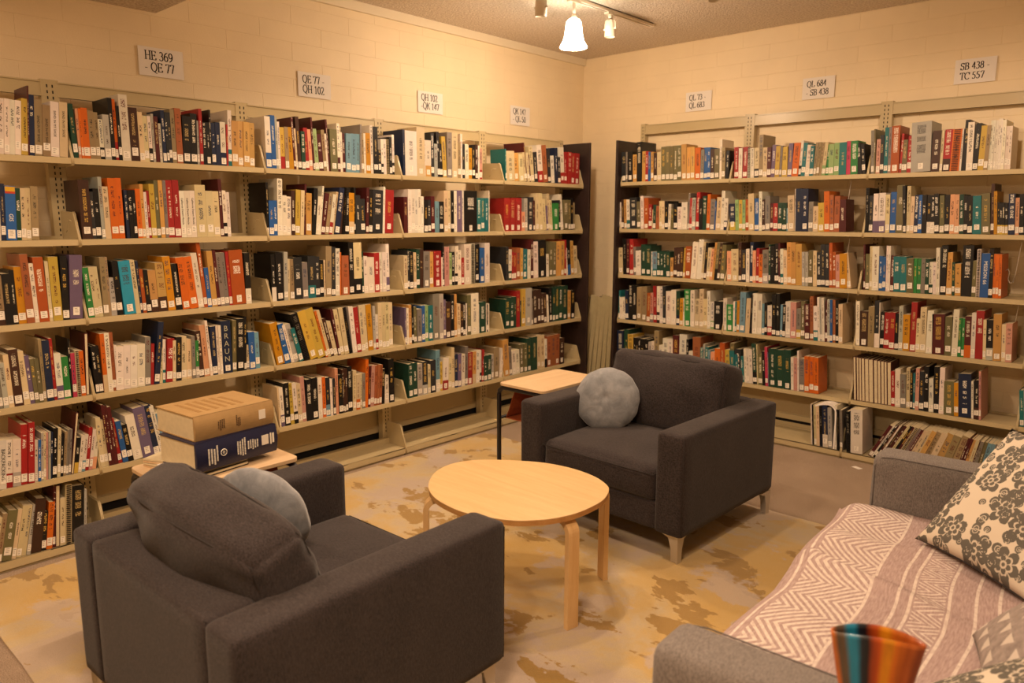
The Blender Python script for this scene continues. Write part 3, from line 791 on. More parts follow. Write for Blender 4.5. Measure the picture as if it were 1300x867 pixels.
def pillow(name, label, mat, size, th, corner, ex, ez, seed, group=None):
    """square cushion: corner = bottom-left, ex along bottom edge, ez up edge"""
    ex = Vector(ex).normalized(); ez = (Vector(ez)-ex*Vector(ez).dot(ex)).normalized(); ey = ez.cross(ex)
    N = 30; m = MB(); uvl = m.b.loops.layers.uv.new('metres'); rg = random.Random(seed); ph = [rg.uniform(0, 6) for _ in range(4)]
    for sgn in (-1, 1):
        V = []
        for j in range(N+1):
            row = []
            for i in range(N+1):
                a, b = 2*i/N-1, 2*j/N-1
                pin = 1-.07*(1-a*a)*0
                x = a*size/2*(1-.055*(1-b*b)); z = b*size/2*(1-.055*(1-a*a))
                x *= 1+.02*abs(a*b)**4; z *= 1+.02*abs(a*b)**4
                y = sgn*(th/2*((1-a*a)*(1-b*b))**.42+.001) + .004*math.sin(7*a+ph[0])*math.sin(6*b+ph[1])*(1-a*a)*(1-b*b)
                row.append(m.b.verts.new((x+size/2, y, z+size/2)))
            V.append(row)
        for j in range(N):
            for i in range(N):
                f = m.b.faces.new((V[j][i], V[j][i+1], V[j+1][i+1], V[j+1][i])); f.smooth = True
                for l, (p, q) in zip(f.loops, ((i, j), (i+1, j), (i+1, j+1), (i, j+1))): l[uvl].uv = (size*p/N+seed, size*q/N)
    bmesh.ops.remove_doubles(m.b, verts=m.b.verts, dist=.0025)
    o = m.build(name, mat, None, smooth=True)
    mt = Matrix((( ex.x, ey.x, ez.x, corner[0]), (ex.y, ey.y, ez.y, corner[1]), (ex.z, ey.z, ez.z, corner[2]), (0, 0, 0, 1)))
    o.matrix_world = mt
    # piping edge
    e = MB(); P = []
    for a0, b0, a1, b1 in ((-1, -1, 1, -1), (1, -1, 1, 1), (1, 1, -1, 1), (-1, 1, -1, -1)):
        for k in range(12):
            t = k/12; a = a0+(a1-a0)*t; b = b0+(b1-b0)*t
            P.append((a*size/2*(1-.055*(1-b*b))+size/2, 0, b*size/2*(1-.055*(1-a*a))+size/2))
    e.tube(P, .0035, 6, close=True); e.build('edge_piping', 'seam' if mat == 'floral' else 'sofa_seam', o)
    return tag(o, label, 'cushion', group)
s_ = math.sin(R(42)); c_ = math.cos(R(42))
pillow('throw_cushion', 'white linen cushion with large grey flowers leaning against the far sofa arm', 'floral', .52, .15, (3.325, -2.40, .400), (.80, -.60, .0), (.60*s_, .80*s_, c_), 2, 'square cushions on the sofa')
pillow('throw_cushion', 'mauve-grey cushion printed with pale triangles in the middle of the sofa', 'triangles', .44, .14, (3.62, -2.98, .395), (.25, -.97, .0), (.75, .20, .72), 5, 'square cushions on the sofa')
pillow('throw_cushion', 'white and dark grey flowered cushion cut off at the bottom right corner', 'floral', .46, .15, (3.58, -3.34, .395), (.42, -.90, .02), (.82, .36, .45), 8, 'square cushions on the sofa')

# striped fan vase on the near sofa arm
def vase():
    m = MB(); NU, NV = 40, 14; H = .135; rings = []
    def ring(v, inset):
        hw = .056+.028*v**.8-inset; ht = .020+.006*v-inset
        out = []
        for k in range(NU*2):
            a = math.pi*k/NU
            x = hw*math.cos(a); y = ht*math.sin(a)
            z = H*v + (.012*(1-(x/(hw+1e-6))**2) if v == 1 else .012*v*(1-(x/(hw+1e-6))**2))
            out.append(m.b.verts.new((x, y, z)))
        return out
    outer = [ring(v/NV, 0) for v in range(NV+1)]; inner = [ring(v/NV, .004) for v in range(NV, 0, -1)]
    al = outer+inner
    for A, Bq in zip(al[:-1], al[1:]):
        for k in range(len(A)): m.b.faces.new((A[k], A[(k+1) % len(A)], Bq[(k+1) % len(A)], Bq[k]))
    m.b.faces.new(al[0][::-1]); m.b.faces.new(al[-1])
    o = m.build('striped_vase', 'vase', None, smooth=True, loc=VASE_LOC, rot=(0, 0, R(VASE_ROT)))
    return tag(o, 'blurred flat fan vase with orange, blue and black stripes on near sofa arm', 'vase')
VASE_LOC, VASE_ROT = (3.592, -3.805, .6075), 23
vase()

# ------------------------------------------------------------ tables
def coffee_table():
    t = thing('coffee_table', 'egg-shaped birch coffee table with bent wood legs between the armchairs', 'table', (0, 0, FZ))
    H = .455
    import_pts = TABLE_PTS
    cx = sum(p[0] for p in import_pts)/len(import_pts); cy = sum(p[1] for p in import_pts)/len(import_pts)
    # smooth closed curve through measured outline points
    n = len(import_pts); out = []
    for i in range(n):
        p0, p1, p2, p3 = (Vector(import_pts[(i+k-1) % n]) for k in range(4))
        for s in range(8):
            u = s/8
            out.append(.5*((2*p1)+(-p0+p2)*u+(2*p0-5*p1+4*p2-p3)*u*u+(-p0+3*p1-3*p2+p3)*u**3))
    m = MB(); m.prism([(p.x, p.y) for p in out], 2, H-.003, H); m.build('tabletop', 'birch', t)
    m = MB(); m.prism([(cx+(p.x-cx)*.998, cy+(p.y-cy)*.998) for p in out], 2, H-.022, H-.003); m.build('tabletop_edge', 'birch_edge', t)
    for fx, fy in TABLE_FEET:
        d = Vector((cx-fx, cy-fy)); d.normalize(); s = Vector((-d.y, d.x))
        m = MB(); th = .022; w = .052; r = .06
        path = [(0, 0)]; path += [(0, H-.024-r)]
        for k in range(1, 9):
            a = k/8*math.pi/2; path.append((r-r*math.cos(a), H-.024-r+r*math.sin(a)))
        path.append((.19, H-.024))
        inner = [(th, 0), (th, H-.024-r)] + [(r-(r-th)*math.cos(k/8*math.pi/2), H-.024-r+(r-th)*math.sin(k/8*math.pi/2)) for k in range(1, 9)] + [(.19, H-.024-th)]
        n2 = len(path); rows = []
        for sgn in (-1, 1):
            for pl in (path, inner):
                rows.append([m.b.verts.new((fx+d.x*(a-0)+s.x*w/2*sgn, fy+d.y*a+s.y*w/2*sgn, z)) for a, z in pl])
        o1, i1, o2, i2 = rows
        for k in range(n2-1):
            for A, Bq in ((o1, o2), (i1, i2), (o1, i1), (o2, i2)):
                f = m.b.faces.new((A[k], A[k+1], Bq[k+1], Bq[k]))
        for k in (0, -1): m.b.faces.new((o1[k], o2[k], i2[k], i1[k]))
        m.build('leg', 'birch_leg', t)
TABLE_FEET = [(2.378, -3.185), (2.226, -2.768), (1.645, -3.06), (1.785, -3.405)]
TABLE_PTS = []
TABLE_PTS = [(1.757, -3.351), (1.667, -3.238), (1.632, -3.124), (1.654, -3.025), (1.724, -2.944), (1.818, -2.873), (1.923, -2.816), (2.051, -2.792), (2.178, -2.805), (2.277, -2.849), (2.329, -2.901), (2.369, -2.992), (2.38, -3.078), (2.375, -3.177), (2.345, -3.268), (2.299, -3.335), (2.248, -3.383), (2.164, -3.421), (2.068, -3.449), (1.955, -3.444), (1.854, -3.415)]
coffee_table()
def side_table(x0, x1, y0, y1, label, sling):
    """pale top on a black tube frame: an upside-down U at each end, low bars along y"""
    t = thing('side_table', label, 'table', (0, 0, 0.0005), 0, 'pale topped side tables beside the armchairs')
    H = .60
    m = MB(); r = .03; P = []
    for cx, cy, a0 in ((x1-r, y1-r, 0), (x0+r, y1-r, 90), (x0+r, y0+r, 180), (x1-r, y0+r, 270)):
        for k in range(6): a = R(a0+k*18); P.append((cx+r*math.cos(a), cy+r*math.sin(a)))
    m.prism(P, 2, H-.016, H); m.build('tabletop', 'pale_oak', t, .002)
    for y in (y0+.02, y1-.02):
        m = MB(); rb = .045; pts = [(x0-.012, y, 0), (x0-.012, y, H-.03-rb)]
        for k in range(1, 8): a = k/8*math.pi/2; pts.append((x0-.012+rb-rb*math.cos(a), y, H-.03-rb+rb*math.sin(a)))
        pts += [(x0-.012+rb, y, H-.03), (x1+.012-rb, y, H-.03)]
        for k in range(1, 8): a = k/8*math.pi/2; pts.append((x1+.012-rb+rb*math.sin(a), y, H-.03-rb+rb*math.cos(a)))
        pts += [(x1+.012, y, H-.03-rb), (x1+.012, y, 0)]
        m.tube(pts, .0135, 12); m.build('tube_frame', 'black_metal', t)
    for x in (x0-.012, x1+.012):
        m = MB(); m.tube([(x, y0+.02, .385), (x, y1-.02, .385)], .009, 10); m.build('low_bar', 'black_metal', t)
    if sling:
        m = MB(); ys = (y0+.07, y1-.06); pts = [(x0-.002, .400), (x0+.03, .435), (x0+.05, .50), (x0+.05, .565), (x0+.02, .575)]
        pts = [(x0-.012, .374), (x0+.0, .388), (x0+.02, .43), (x0+.045, .50), (x0+.075, .565), (x0+.10, .572)]
        for a, b in zip(pts[:-1], pts[1:]):
            for off in (0,):
                v = [m.b.verts.new((a[0], ys[0], a[1])), m.b.verts.new((a[0], ys[1], a[1])), m.b.verts.new((b[0], ys[1], b[1])), m.b.verts.new((b[0], ys[0], b[1]))]
                m.b.faces.new(v)
        pts = [(x1+.012, .374), (x1-.0, .388), (x1-.02, .43), (x1-.045, .50), (x1-.075, .565), (x1-.10, .572)]
        for a, b in zip(pts[:-1], pts[1:]):
            v = [m.b.verts.new((a[0], ys[0], a[1])), m.b.verts.new((a[0], ys[1], a[1])), m.b.verts.new((b[0], ys[1], b[1])), m.b.verts.new((b[0], ys[0], b[1]))]
            m.b.faces.new(v)
        v = [m.b.verts.new(p) for p in ((x0-.012, ys[0], .376), (x0-.012, ys[1], .376), (x1+.012, ys[1], .376), (x1+.012, ys[0], .376))]
        m.b.faces.new(v)
        bmesh.ops.remove_doubles(m.b, verts=m.b.verts, dist=.001)
        o = m.build('leather_sling', 'leather', t); md = o.modifiers.new('thick', 'SOLIDIFY'); md.thickness = .003; md.offset = 0
    return t
side_table(1.075, 1.415, -2.225, -1.69, 'pale topped side table with tan leather sling beside the far armchair', True)
side_table(1.065, 1.432, -4.24, -3.735, 'pale topped side table holding the two thick books beside near armchair', True)

# ------------------------------------------------------------ big reference books and magazines on the near side table
def flat_book(name, label, corner, ang, L, Dp, T, col, edge, group, title=None, tilt=0, sag=0):
    """lying flat: spine along local x (length L), facing local -y; depth Dp back; thickness T up"""
    o = thing(name, label, 'book', corner, (0, 0, R(ang)), group)
    mat = plain(name+'_'+col, col, .45, var=.08, vscale=30)
    m = MB(); t = .0035
    m.box((0, 0, 0), (L, Dp, t)); m.box((0, 0, T-t), (L, Dp, T)); 
    # rounded spine
    P = [(-.0, 0)]
    n = 10; pr = [( -.010*math.sin(math.pi*k/n), T*k/n) for k in range(n+1)]
    inner = [(.004, T), (.004, 0)]
    m.prism([(a, b) for a, b in pr]+inner, 0, 0, L)
    m.build('cover', mat, o)
    m = MB(); m.box((.003, .003, t), (L-.004, Dp-.004, T-t)); m.build('pages', edge, o)
    return o
NB = 'reference books lying on the side table'
# magazine pile under them
mg = thing('magazine', 'black and white thin magazine lying under the navy reference book', 'magazine', (1.405, -4.185, .601), (0, 0, R(98)), NB)
m = MB(); m.box((0, 0, 0), (.27, .21, .004)); m.build('cover', 'ink', mg); m = MB(); m.box((.002, .001, .004), (.268, .209, .012)); m.build('pages', 'paper', mg)
m = MB(); m.box((0, 0, .012), (.27, .21, .014)); m.build('cover', 'black_metal', mg)
mg = thing('magazine', 'pale thin magazine directly below the navy reference book', 'magazine', (1.385, -4.165, .6155), (0, 0, R(96)), NB)
m = MB(); m.box((0, 0, 0), (.25, .20, .007)); m.build('pages', 'paper', mg); m = MB(); m.box((0, 0, .007), (.25, .20, .009)); m.build('cover', 'sign', mg)
bk = flat_book('reference_book', 'thick navy reference book with white spine lettering, under the tan one', (1.398, -4.133, .6255), 97, .345, .235, .108, '#151a3c', 'paper', NB)
for x, body, sz in ((.075, 'I I I', .03),):
    pass
def spine_marks(parent, spec, mat, rx=90):
    """rows of tiny unreadable print on a lying spine: bars along local z/x"""
    m = MB(); rg = random.Random(len(spec))
    for x0, x1, z0, z1, nx in spec:
        for i in range(nx):
            xx = x0+(x1-x0)*i/nx; wd = (x1-x0)/nx*.5
            zz = z0+rg.uniform(0, .012); ze = z1-rg.uniform(0, .014)
            while zz < ze:
                l = rg.uniform(.002, .006); m.box((xx, -.0112, zz), (xx+wd, -.0098, min(ze, zz+l))); zz += l+.0018
    o = m.build('spine_print', mat, parent); o['kind'] = 'stuff'; return o
spine_marks(bk, [(.045, .09, .018, .088, 4), (.165, .205, .02, .09, 4), (.21, .26, .035, .08, 5)], 'white_ink')
m = MB(); m.tube([(.108+.012*math.cos(a*math.pi/8), -.0108, .055+.012*math.sin(a*math.pi/8)) for a in range(16)], .0016, 6, close=True)
m.tube([(.108+.004*math.cos(a*math.pi/4), -.0108, .055+.004*math.sin(a*math.pi/4)) for a in range(8)], .0014, 6, close=True); m.build('emblem', 'white_ink', bk)
m = MB(); m.box((.272, -.0116, .040), (.302, -.0098, .078)); m.build('spine_label', 'label', bk)
for lo, hi in (((.310, -.0112, .036), (.316, -.0098, .08)), ((.320, -.0112, .04), (.328, -.0098, .078))):
    m = MB(); m.box(lo, hi); m.build('spine_print', 'white_ink', bk)
tk = flat_book('reference_book', 'thick tan leather-look reference book on top of the navy one', (1.372, -4.120, .7345), 95.5, .330, .262, .092, '#a98a5c', 'paper', NB)
spine_marks(tk, [(.09, .12, .02, .072, 4), (.165, .185, .02, .07, 3)], plain('brown_print', '#4a3420', .7))
m = MB(); m.box((.262, -.0112, .030), (.290, -.0095, .066)); m.build('spine_label', 'label', tk)
m = MB(); rg = random.Random(3)
for i in range(6):
    x = .05+i*.035
    y = .05
    while y < .21:
        l = rg.uniform(.008, .02); m.box((x, y, .0917), (x+.016, y+l, .0924)); y += l+.005
o = m.build('cover_print', plain('faded_gold_print', '#92703f', .6), tk); o['kind'] = 'stuff'
# small pile at the left end of the near table
pp = thing('magazine', 'small pile of loose pale papers behind the near armchair back cushion', 'papers', (1.10, -4.20, .601), (0, 0, R(20)), None)
for i in range(4):
    m = MB(); m.box((0, 0, i*.008), (.16, .10, i*.008+.006)); o = m.build('sheet', 'paper' if i % 2 else 'pale_oak', pp); o.rotation_euler = (0, 0, R(i*5-8))

# ------------------------------------------------------------ ceiling tracks, spots and the bell lamp
def track(x, y0, y1, label):
    t = thing('light_track', label, 'light track', (x, y1, ZC), 0, 'ceiling light tracks')
    L = y1-y0
    m = MB(); m.box((-.018, -L, -.022), (-.006, 0, 0)); m.box((.006, -L, -.022), (.018, 0, 0)); m.box((-.018, -L, -.006), (.018, 0, 0)); m.box((-.019, -.012, -.023), (.019, .003, 0))
    m.build('rail', 'lamp_white', t)
    m = MB(); m.box((-.006, -L+.01, -.014), (.006, -.012, -.008)); m.build('conductor_slot', 'slot', t)
track(1.01, -3.5, -.633, 'white ceiling light track with black slot above the bell lamp')
track(1.90, -3.5, -1.2, 'white ceiling light track at the upper picture edge, right of bell lamp')
def spot(x, y, aim, label, power, tilt):
    t = thing('track_spotlight', label, 'spotlight', (x, y, ZC-.023), 0, 'cream track spotlights')
    m = MB(); m.box((-.017, -.045, -.012), (.017, .045, .0)); m.tube([(0, 0, -.012), (0, 0, -.035)], .014, 14); m.build('adapter', 'lamp_white', t)
    can = MB(); prof = [(.0005, 0), (.024, 0), (.031, -.006), (.033, -.012), (.034, -.105), (.031, -.105), (.029, -.03), (.0005, -.03)]
    can.lathe(prof, 28); bmesh.ops.remove_doubles(can.b, verts=can.b.verts, dist=.001)
    h = can.build('lamp_can', 'lamp_white', t, smooth=False, loc=(0, 0, -.040), rot=tilt)
    fr = MB(); fr.tube([(-.04, 0, -.055), (-.04, 0, -.02), (-.032, 0, -.006), (.032, 0, -.006), (.04, 0, -.02), (.04, 0, -.055)], .003, 8); fr.tube([(-.048, 0, -.055), (-.033, 0, -.055)], .006, 10); fr.tube([(.048, 0, -.055), (.033, 0, -.055)], .006, 10)
    fr.build('yoke', 'lamp_white', h)
    lm = MB(); rgn = lm.lathe([(.0005, -.045), (.026, -.045)], 24); bl = lm.build('bulb', 'black_gap', h)
    return t
spot(1.01, -1.12, None, 'cream track spotlight right of the bell lamp, can hanging straight down', 0, (0, 0, 0))
spot(1.01, -1.80, None, 'cream track spotlight left of the bell lamp at the picture edge', 0, (R(4), R(4), 0))
spot(1.88, -1.42, None, 'cream track spotlight tilted at upper edge right of the bell lamp', 0, (R(-8), R(-14), 0))
def bell(x, y, label):
    t = thing('bell_lamp', label, 'lamp', (x, y, ZC-.023), 0)
    m = MB(); m.box((-.017, -.05, -.012), (.017, .05, 0)); m.tube([(0, 0, -.01), (0, 0, -.075)], .010, 14); m.tube([(0, 0, -.075), (0, 0, -.112)], [.010, .030], 18); m.build('stem', 'lamp_white', t)
    g = MB(); prof = [(.028, -.105), (.044, -.110), (.054, -.125), (.058, -.15), (.063, -.19), (.069, -.225), (.077, -.25), (.090, -.272), (.099, -.286), (.101, -.294), (.097, -.297), (.088, -.285), (.070, -.255), (.055, -.19), (.050, -.15), (.040, -.122), (.028, -.115)]
    prof = [(r*.83, -.105+(z+.105)*.86) for r, z in prof]; g.lathe(prof, 40); g.build('glass_shade', 'glow', t, smooth=True)
    d = bpy.data.lights.new('bell_bulb', 'POINT'); d.energy = 30; d.color = WARM; d.shadow_soft_size = .035
    o = bpy.data.objects.new('bell_bulb', d); C.objects.link(o); o.parent = t; o.location = (0, 0, -.30)
bell(1.01, -1.495, 'glowing white glass bell lamp hanging from the ceiling track')

# ------------------------------------------------------------ small things
m = MB(); m.box((-.028, -.017, 0), (.028, .017, .001)); o = m.build('paper_scrap', 'sign', None, loc=(2.53, -.516, .001), rot=(0, 0, R(-25)))
tag(o, 'small white paper scrap on the carpet in front of the right shelving', 'paper')
MAGX = 2.333
def curled():
    m = MB(); W_, n = .010, 24; prev = None
    for i in range(n+1):
        s = i/n
        if s < .45: p = (0, s/.45*.232); nx = (1, 0)
        elif s < .8: a = (s-.45)/.35*R(95); p = (-.052*(1-math.cos(a)), .232+.052*math.sin(a)); nx = (math.cos(a), math.sin(a))
        else: a = R(95); q = (s-.8)/.2*.075; p = (-.052*(1-math.cos(a))-q*math.sin(a), .232+.052*math.sin(a)+q*math.cos(a)-q*q*3); nx = (math.cos(a), math.sin(a))
        ring = [m.b.verts.new((p[0], 0, p[1])), m.b.verts.new((p[0], .21, p[1])), m.b.verts.new((p[0]+nx[0]*W_, .21, p[1]+nx[1]*W_)), m.b.verts.new((p[0]+nx[0]*W_, 0, p[1]+nx[1]*W_))]
        if prev:
            for k in range(4): m.b.faces.new((prev[k], prev[(k+1) % 4], ring[(k+1) % 4], ring[k]))
        else: m.b.faces.new(ring)
        prev = ring
    m.b.faces.new(prev)
    o = m.build('magazine', 'sign', None, smooth=False, loc=(MAGX, -.391, .0506))
    tag(o, 'white floppy magazine curling over to the left on the bottom shelf', 'magazine')
curled()
# wire book supports hanging under shelves of the right wall
def wire(x, z, label):
    m = MB(); y = -.20
    m.tube([(x, y, z+.0), (x, y, z-.02), (x-.012, y-.01, z-.20), (x-.02, y-.01, z-.245), (x-.035, y-.01, z-.25), (x-.045, y-.01, z-.225), (x-.04, y-.01, z-.19), (x-.05, y-.01, z-.17), (x-.06, y-.01, z-.18)], .0022, 6)
    tag(m.build('wire_book_support', 'chrome', None), label, 'book support', 'wire book supports under the right wall shelves')
wire(X0+1.86*B, zR[0]+.008, 'thin wire book support hanging under the top shelf below QL 684 sign')
wire(X0+1.88*B, zR[1]+.008, 'thin wire book support under second shelf down below QL 684 sign')
wire(X0+1.90*B, zR[2]+.008, 'thin wire book support under third shelf down below QL 684 sign')
wire(X0+2.90*B, zR[1]+.008, 'thin wire book support under second shelf down below SB 438 sign')
wire(X0+2.92*B, zR[2]+.008, 'thin wire book support under third shelf down below SB 438 sign')

# ------------------------------------------------------------ books
PAL = {'w': '#ded5c5', 'c': '#d0bd95', 't': '#95825f', 'a': '#bd9556', 'A': '#c69750', 'k': '#121111', 'd': '#282a2d', 'n': '#1a2642', 'b': '#27599b',
       'l': '#6c93a5', 'C': '#2c9dbf', 'y': '#c2a443', 'Y': '#c08616', 'o': '#cf661b', 'O': '#a44f1e', 'u': '#9c5a35', 'r': '#9c2424', 'm': '#4e1a1c',
       'g': '#1a3f30', 'e': '#2c7d3c', 'L': '#8fae74', 'G': '#7d756d', 's': '#a9a69c', 'B': '#3f271d', 'p': '#6a5a78', 'P': '#c48d80', 'S': '#d79a76',
       'T': '#1f6c70', 'v': '#6b6544', 'i': '#b93a58', 'R': '#8c2a22'}
NAME = {'w': 'white', 'c': 'cream', 't': 'taupe', 'a': 'tan', 'A': 'light amber', 'k': 'black', 'd': 'charcoal', 'n': 'navy', 'b': 'blue', 'l': 'grey-blue', 'C': 'cyan',
        'y': 'yellow', 'Y': 'mustard', 'o': 'orange', 'O': 'rust orange', 'u': 'russet', 'r': 'red', 'm': 'maroon', 'g': 'dark green', 'e': 'green', 'L': 'pale green',
        'G': 'grey', 's': 'light grey', 'B': 'dark brown', 'p': 'purple', 'P': 'pink', 'S': 'salmon', 'T': 'teal', 'v': 'olive', 'i': 'magenta', 'R': 'brick red'}
ORD = ['first', 'second', 'third', 'fourth', 'fifth', 'sixth', 'seventh', 'eighth', 'ninth', 'tenth', 'eleventh', 'twelfth', 'thirteenth', 'fourteenth', 'fifteenth', 'sixteenth',
       'seventeenth', 'eighteenth', 'nineteenth', 'twentieth'] + ['twenty-'+s for s in ('first', 'second', 'third', 'fourth', 'fifth', 'sixth', 'seventh', 'eighth', 'ninth')] + ['thirtieth'] + \
      ['thirty-'+s for s in ('first', 'second', 'third', 'fourth', 'fifth', 'sixth', 'seventh', 'eighth', 'ninth')] + ['fortieth'] + ['forty-'+s for s in ('first', 'second', 'third', 'fourth', 'fifth')]
ROWN = ['top shelf', 'second shelf down', 'third shelf down', 'fourth shelf down', 'fifth shelf down', 'bottom shelf']
class Geo:
    def __init__(s): s.v = []; s.f = []; s.mi = []; s.col = []; s.ink = []; s.um = []; s.uu = []
    def box(s, lo, hi, mt, mi, col, ink, spine=False, so=0, vr=(0, 1)):
        n = len(s.v)
        P = [(x, y, z) for x in (lo[0], hi[0]) for y in (lo[1], hi[1]) for z in (lo[2], hi[2])]
        s.v += [tuple(mt @ Vector(p)) for p in P] if mt else P
        W = (hi[0]-lo[0]) or 1; H = (hi[2]-lo[2]) or 1
        for k, f in enumerate(((0, 1, 3, 2), (4, 6, 7, 5), (0, 4, 5, 1), (2, 3, 7, 6), (0, 2, 6, 4), (1, 5, 7, 3))):
            s.f.append(tuple(n+i for i in f)); s.mi.append(mi)
            for i in f:
                x, y, z = P[i]
                s.col.append(col); s.ink.append(ink)
                s.um.append((x+y+so, z+so*1.7))
                if spine and k == 2: s.uu.append(((x-lo[0])/W, vr[0]+(vr[1]-vr[0])*(z-lo[2])/H))
                else: s.uu.append((-2, -2))
    def mesh(s, name, mats):
        me = bpy.data.meshes.new(name); me.from_pydata(s.v, [], s.f)
        me.polygons.foreach_set('material_index', s.mi)
        a = me.color_attributes.new('Col', 'FLOAT_COLOR', 'CORNER'); a.data.foreach_set('color', [c for q in s.col for c in q])
        a = me.color_attributes.new('Ink', 'FLOAT_COLOR', 'CORNER'); a.data.foreach_set('color', [c for q in s.ink for c in q])
        u = me.uv_layers.new(name='metres'); u.data.foreach_set('uv', [c for q in s.um for c in q])
        u = me.uv_layers.new(name='unit'); u.data.foreach_set('uv', [c for q in s.uu for c in q])
        for m in mats: me.materials.append(M[m])
        me.update(); return me
def jig(c, rg, a=.10):
    k = .95*(1+rg.uniform(-a, a)); return tuple(max(.004, min(.9, x*k*(1+rg.uniform(-.05, .05)))) for x in c[:3])+(1,)
def inkfor(c, rg):
    lum = .3*c[0]+.6*c[1]+.1*c[2]
    if lum < .16: k = lin(rg.choice(['#e6dcc4', '#d8cfb6', '#c7a24c', '#e9e2d2', '#b9a06a']))
    else: k = lin(rg.choice(['#2a211b', '#1d1b1e', '#43301f', '#5a2320', '#22304f']))
    return k[:3]+(rg.uniform(.04, 1),)
def cover(g, mt, w, h, d, col, ink, col2, rg, hard):
    t = .0026 if hard else .0011; so = rg.uniform(0, 9)
    c = jig(lin(PAL[col]), rg)
    vb = .30
    if col2:
        c2 = jig(lin(PAL[col2]), rg)
        g.box((0, 0, h*vb), (w, t, h), mt, 0, c, ink, True, so, (vb, 1)); g.box((0, 0, 0), (w, t, h*vb), mt, 0, c2, ink, False, so)
    else: g.box((0, 0, 0), (w, t, h), mt, 0, c, ink, True, so)
    g.box((0, t, 0), (min(t, w*.2), d, h), mt, 0, c, ink, False, so); g.box((w-min(t, w*.2), t, 0), (w, d, h), mt, 0, c, ink, False, so+2)
def pages(g, mt, w, h, d, hard, rg, out=False):
    t = min(.0026 if hard else .0011, w*.2); ov = .003 if hard else .0002
    g.box((t, .0028 if not out else -.0004, ov), (w-t, d-ov, h-ov), mt, 1, (1, 1, 1, 1), (0, 0, 0, 1))
def label_(g, mt, w, rg, h):
    lw = min(w*.86, .026); lh = rg.choice([.030, .034, .036]); z = rg.choice([.008, .012, .016, .024]) ; x = (w-lw)/2
    if z+lh > h*.5: z = .01
    g.box((x, -.0007, z), (x+lw, .0, z+lh), mt, 2, (1, 1, 1, 1), (0, 0, 0, 1))
    nl = 3
    for i in range(nl):
        zz = z+lh-.007-i*.008; g.box((x+lw*.2, -.0010, zz), (x+lw*rg.uniform(.5, .8), -.0006, zz+.0022), mt, 3, (1, 1, 1, 1), (0, 0, 0, 1))
    return x, z, lw, lh
def spiral_(g, mt, w, h):
    n = max(6, int(h/.0095))
    for i in range(n): g.box((w*.15, -.006, h*(i+.5)/n-.0014), (w*.85, .004, h*(i+.5)/n+.0014), mt, 0, (.012, .011, .012, 1), (0, 0, 0, 1))
TITLES = {('L', 1, 3, 28): ('B\nR\nA\nU\nN', .040, 'brushed_gold', .56, 0), ('R', 2, 2, 26): ('MISSION 66', .026, 'white_ink', .56, 1), ('L', 0, 1, 3): ('GIS', .022, 'white_ink', .42, 1),
          ('L', 1, 1, 20): ('California Desert Miracle', .0125, 'ink', .56, 1), ('L', 1, 1, 21): ('California Desert Miracle', .0125, 'ink', .56, 1), ('L', 1, 1, 22): ('California Desert Miracle', .0125, 'ink', .56, 1),
          ('L', 0, 0, 7): ('SAND IN MY SHOE', .013, 'ink', .48, 1), ('L', 0, 0, 8): ('SAND IN MY SHOE', .013, 'ink', .48, 1), ('L', 0, 0, 9): ('SAND IN MY SHOE', .013, 'ink', .60, 1), ('L', 0, 0, 10): ('SAND IN MY SHOE', .013, 'ink', .60, 1),
          ('L', 0, 4, 1): ('BACKPACKING', .020, 'ink', .50, 1)}
stuff = Geo(); STUFFM = ('book', 'paper', 'label', 'label_print'); nstuff = 0
INDIV = {}
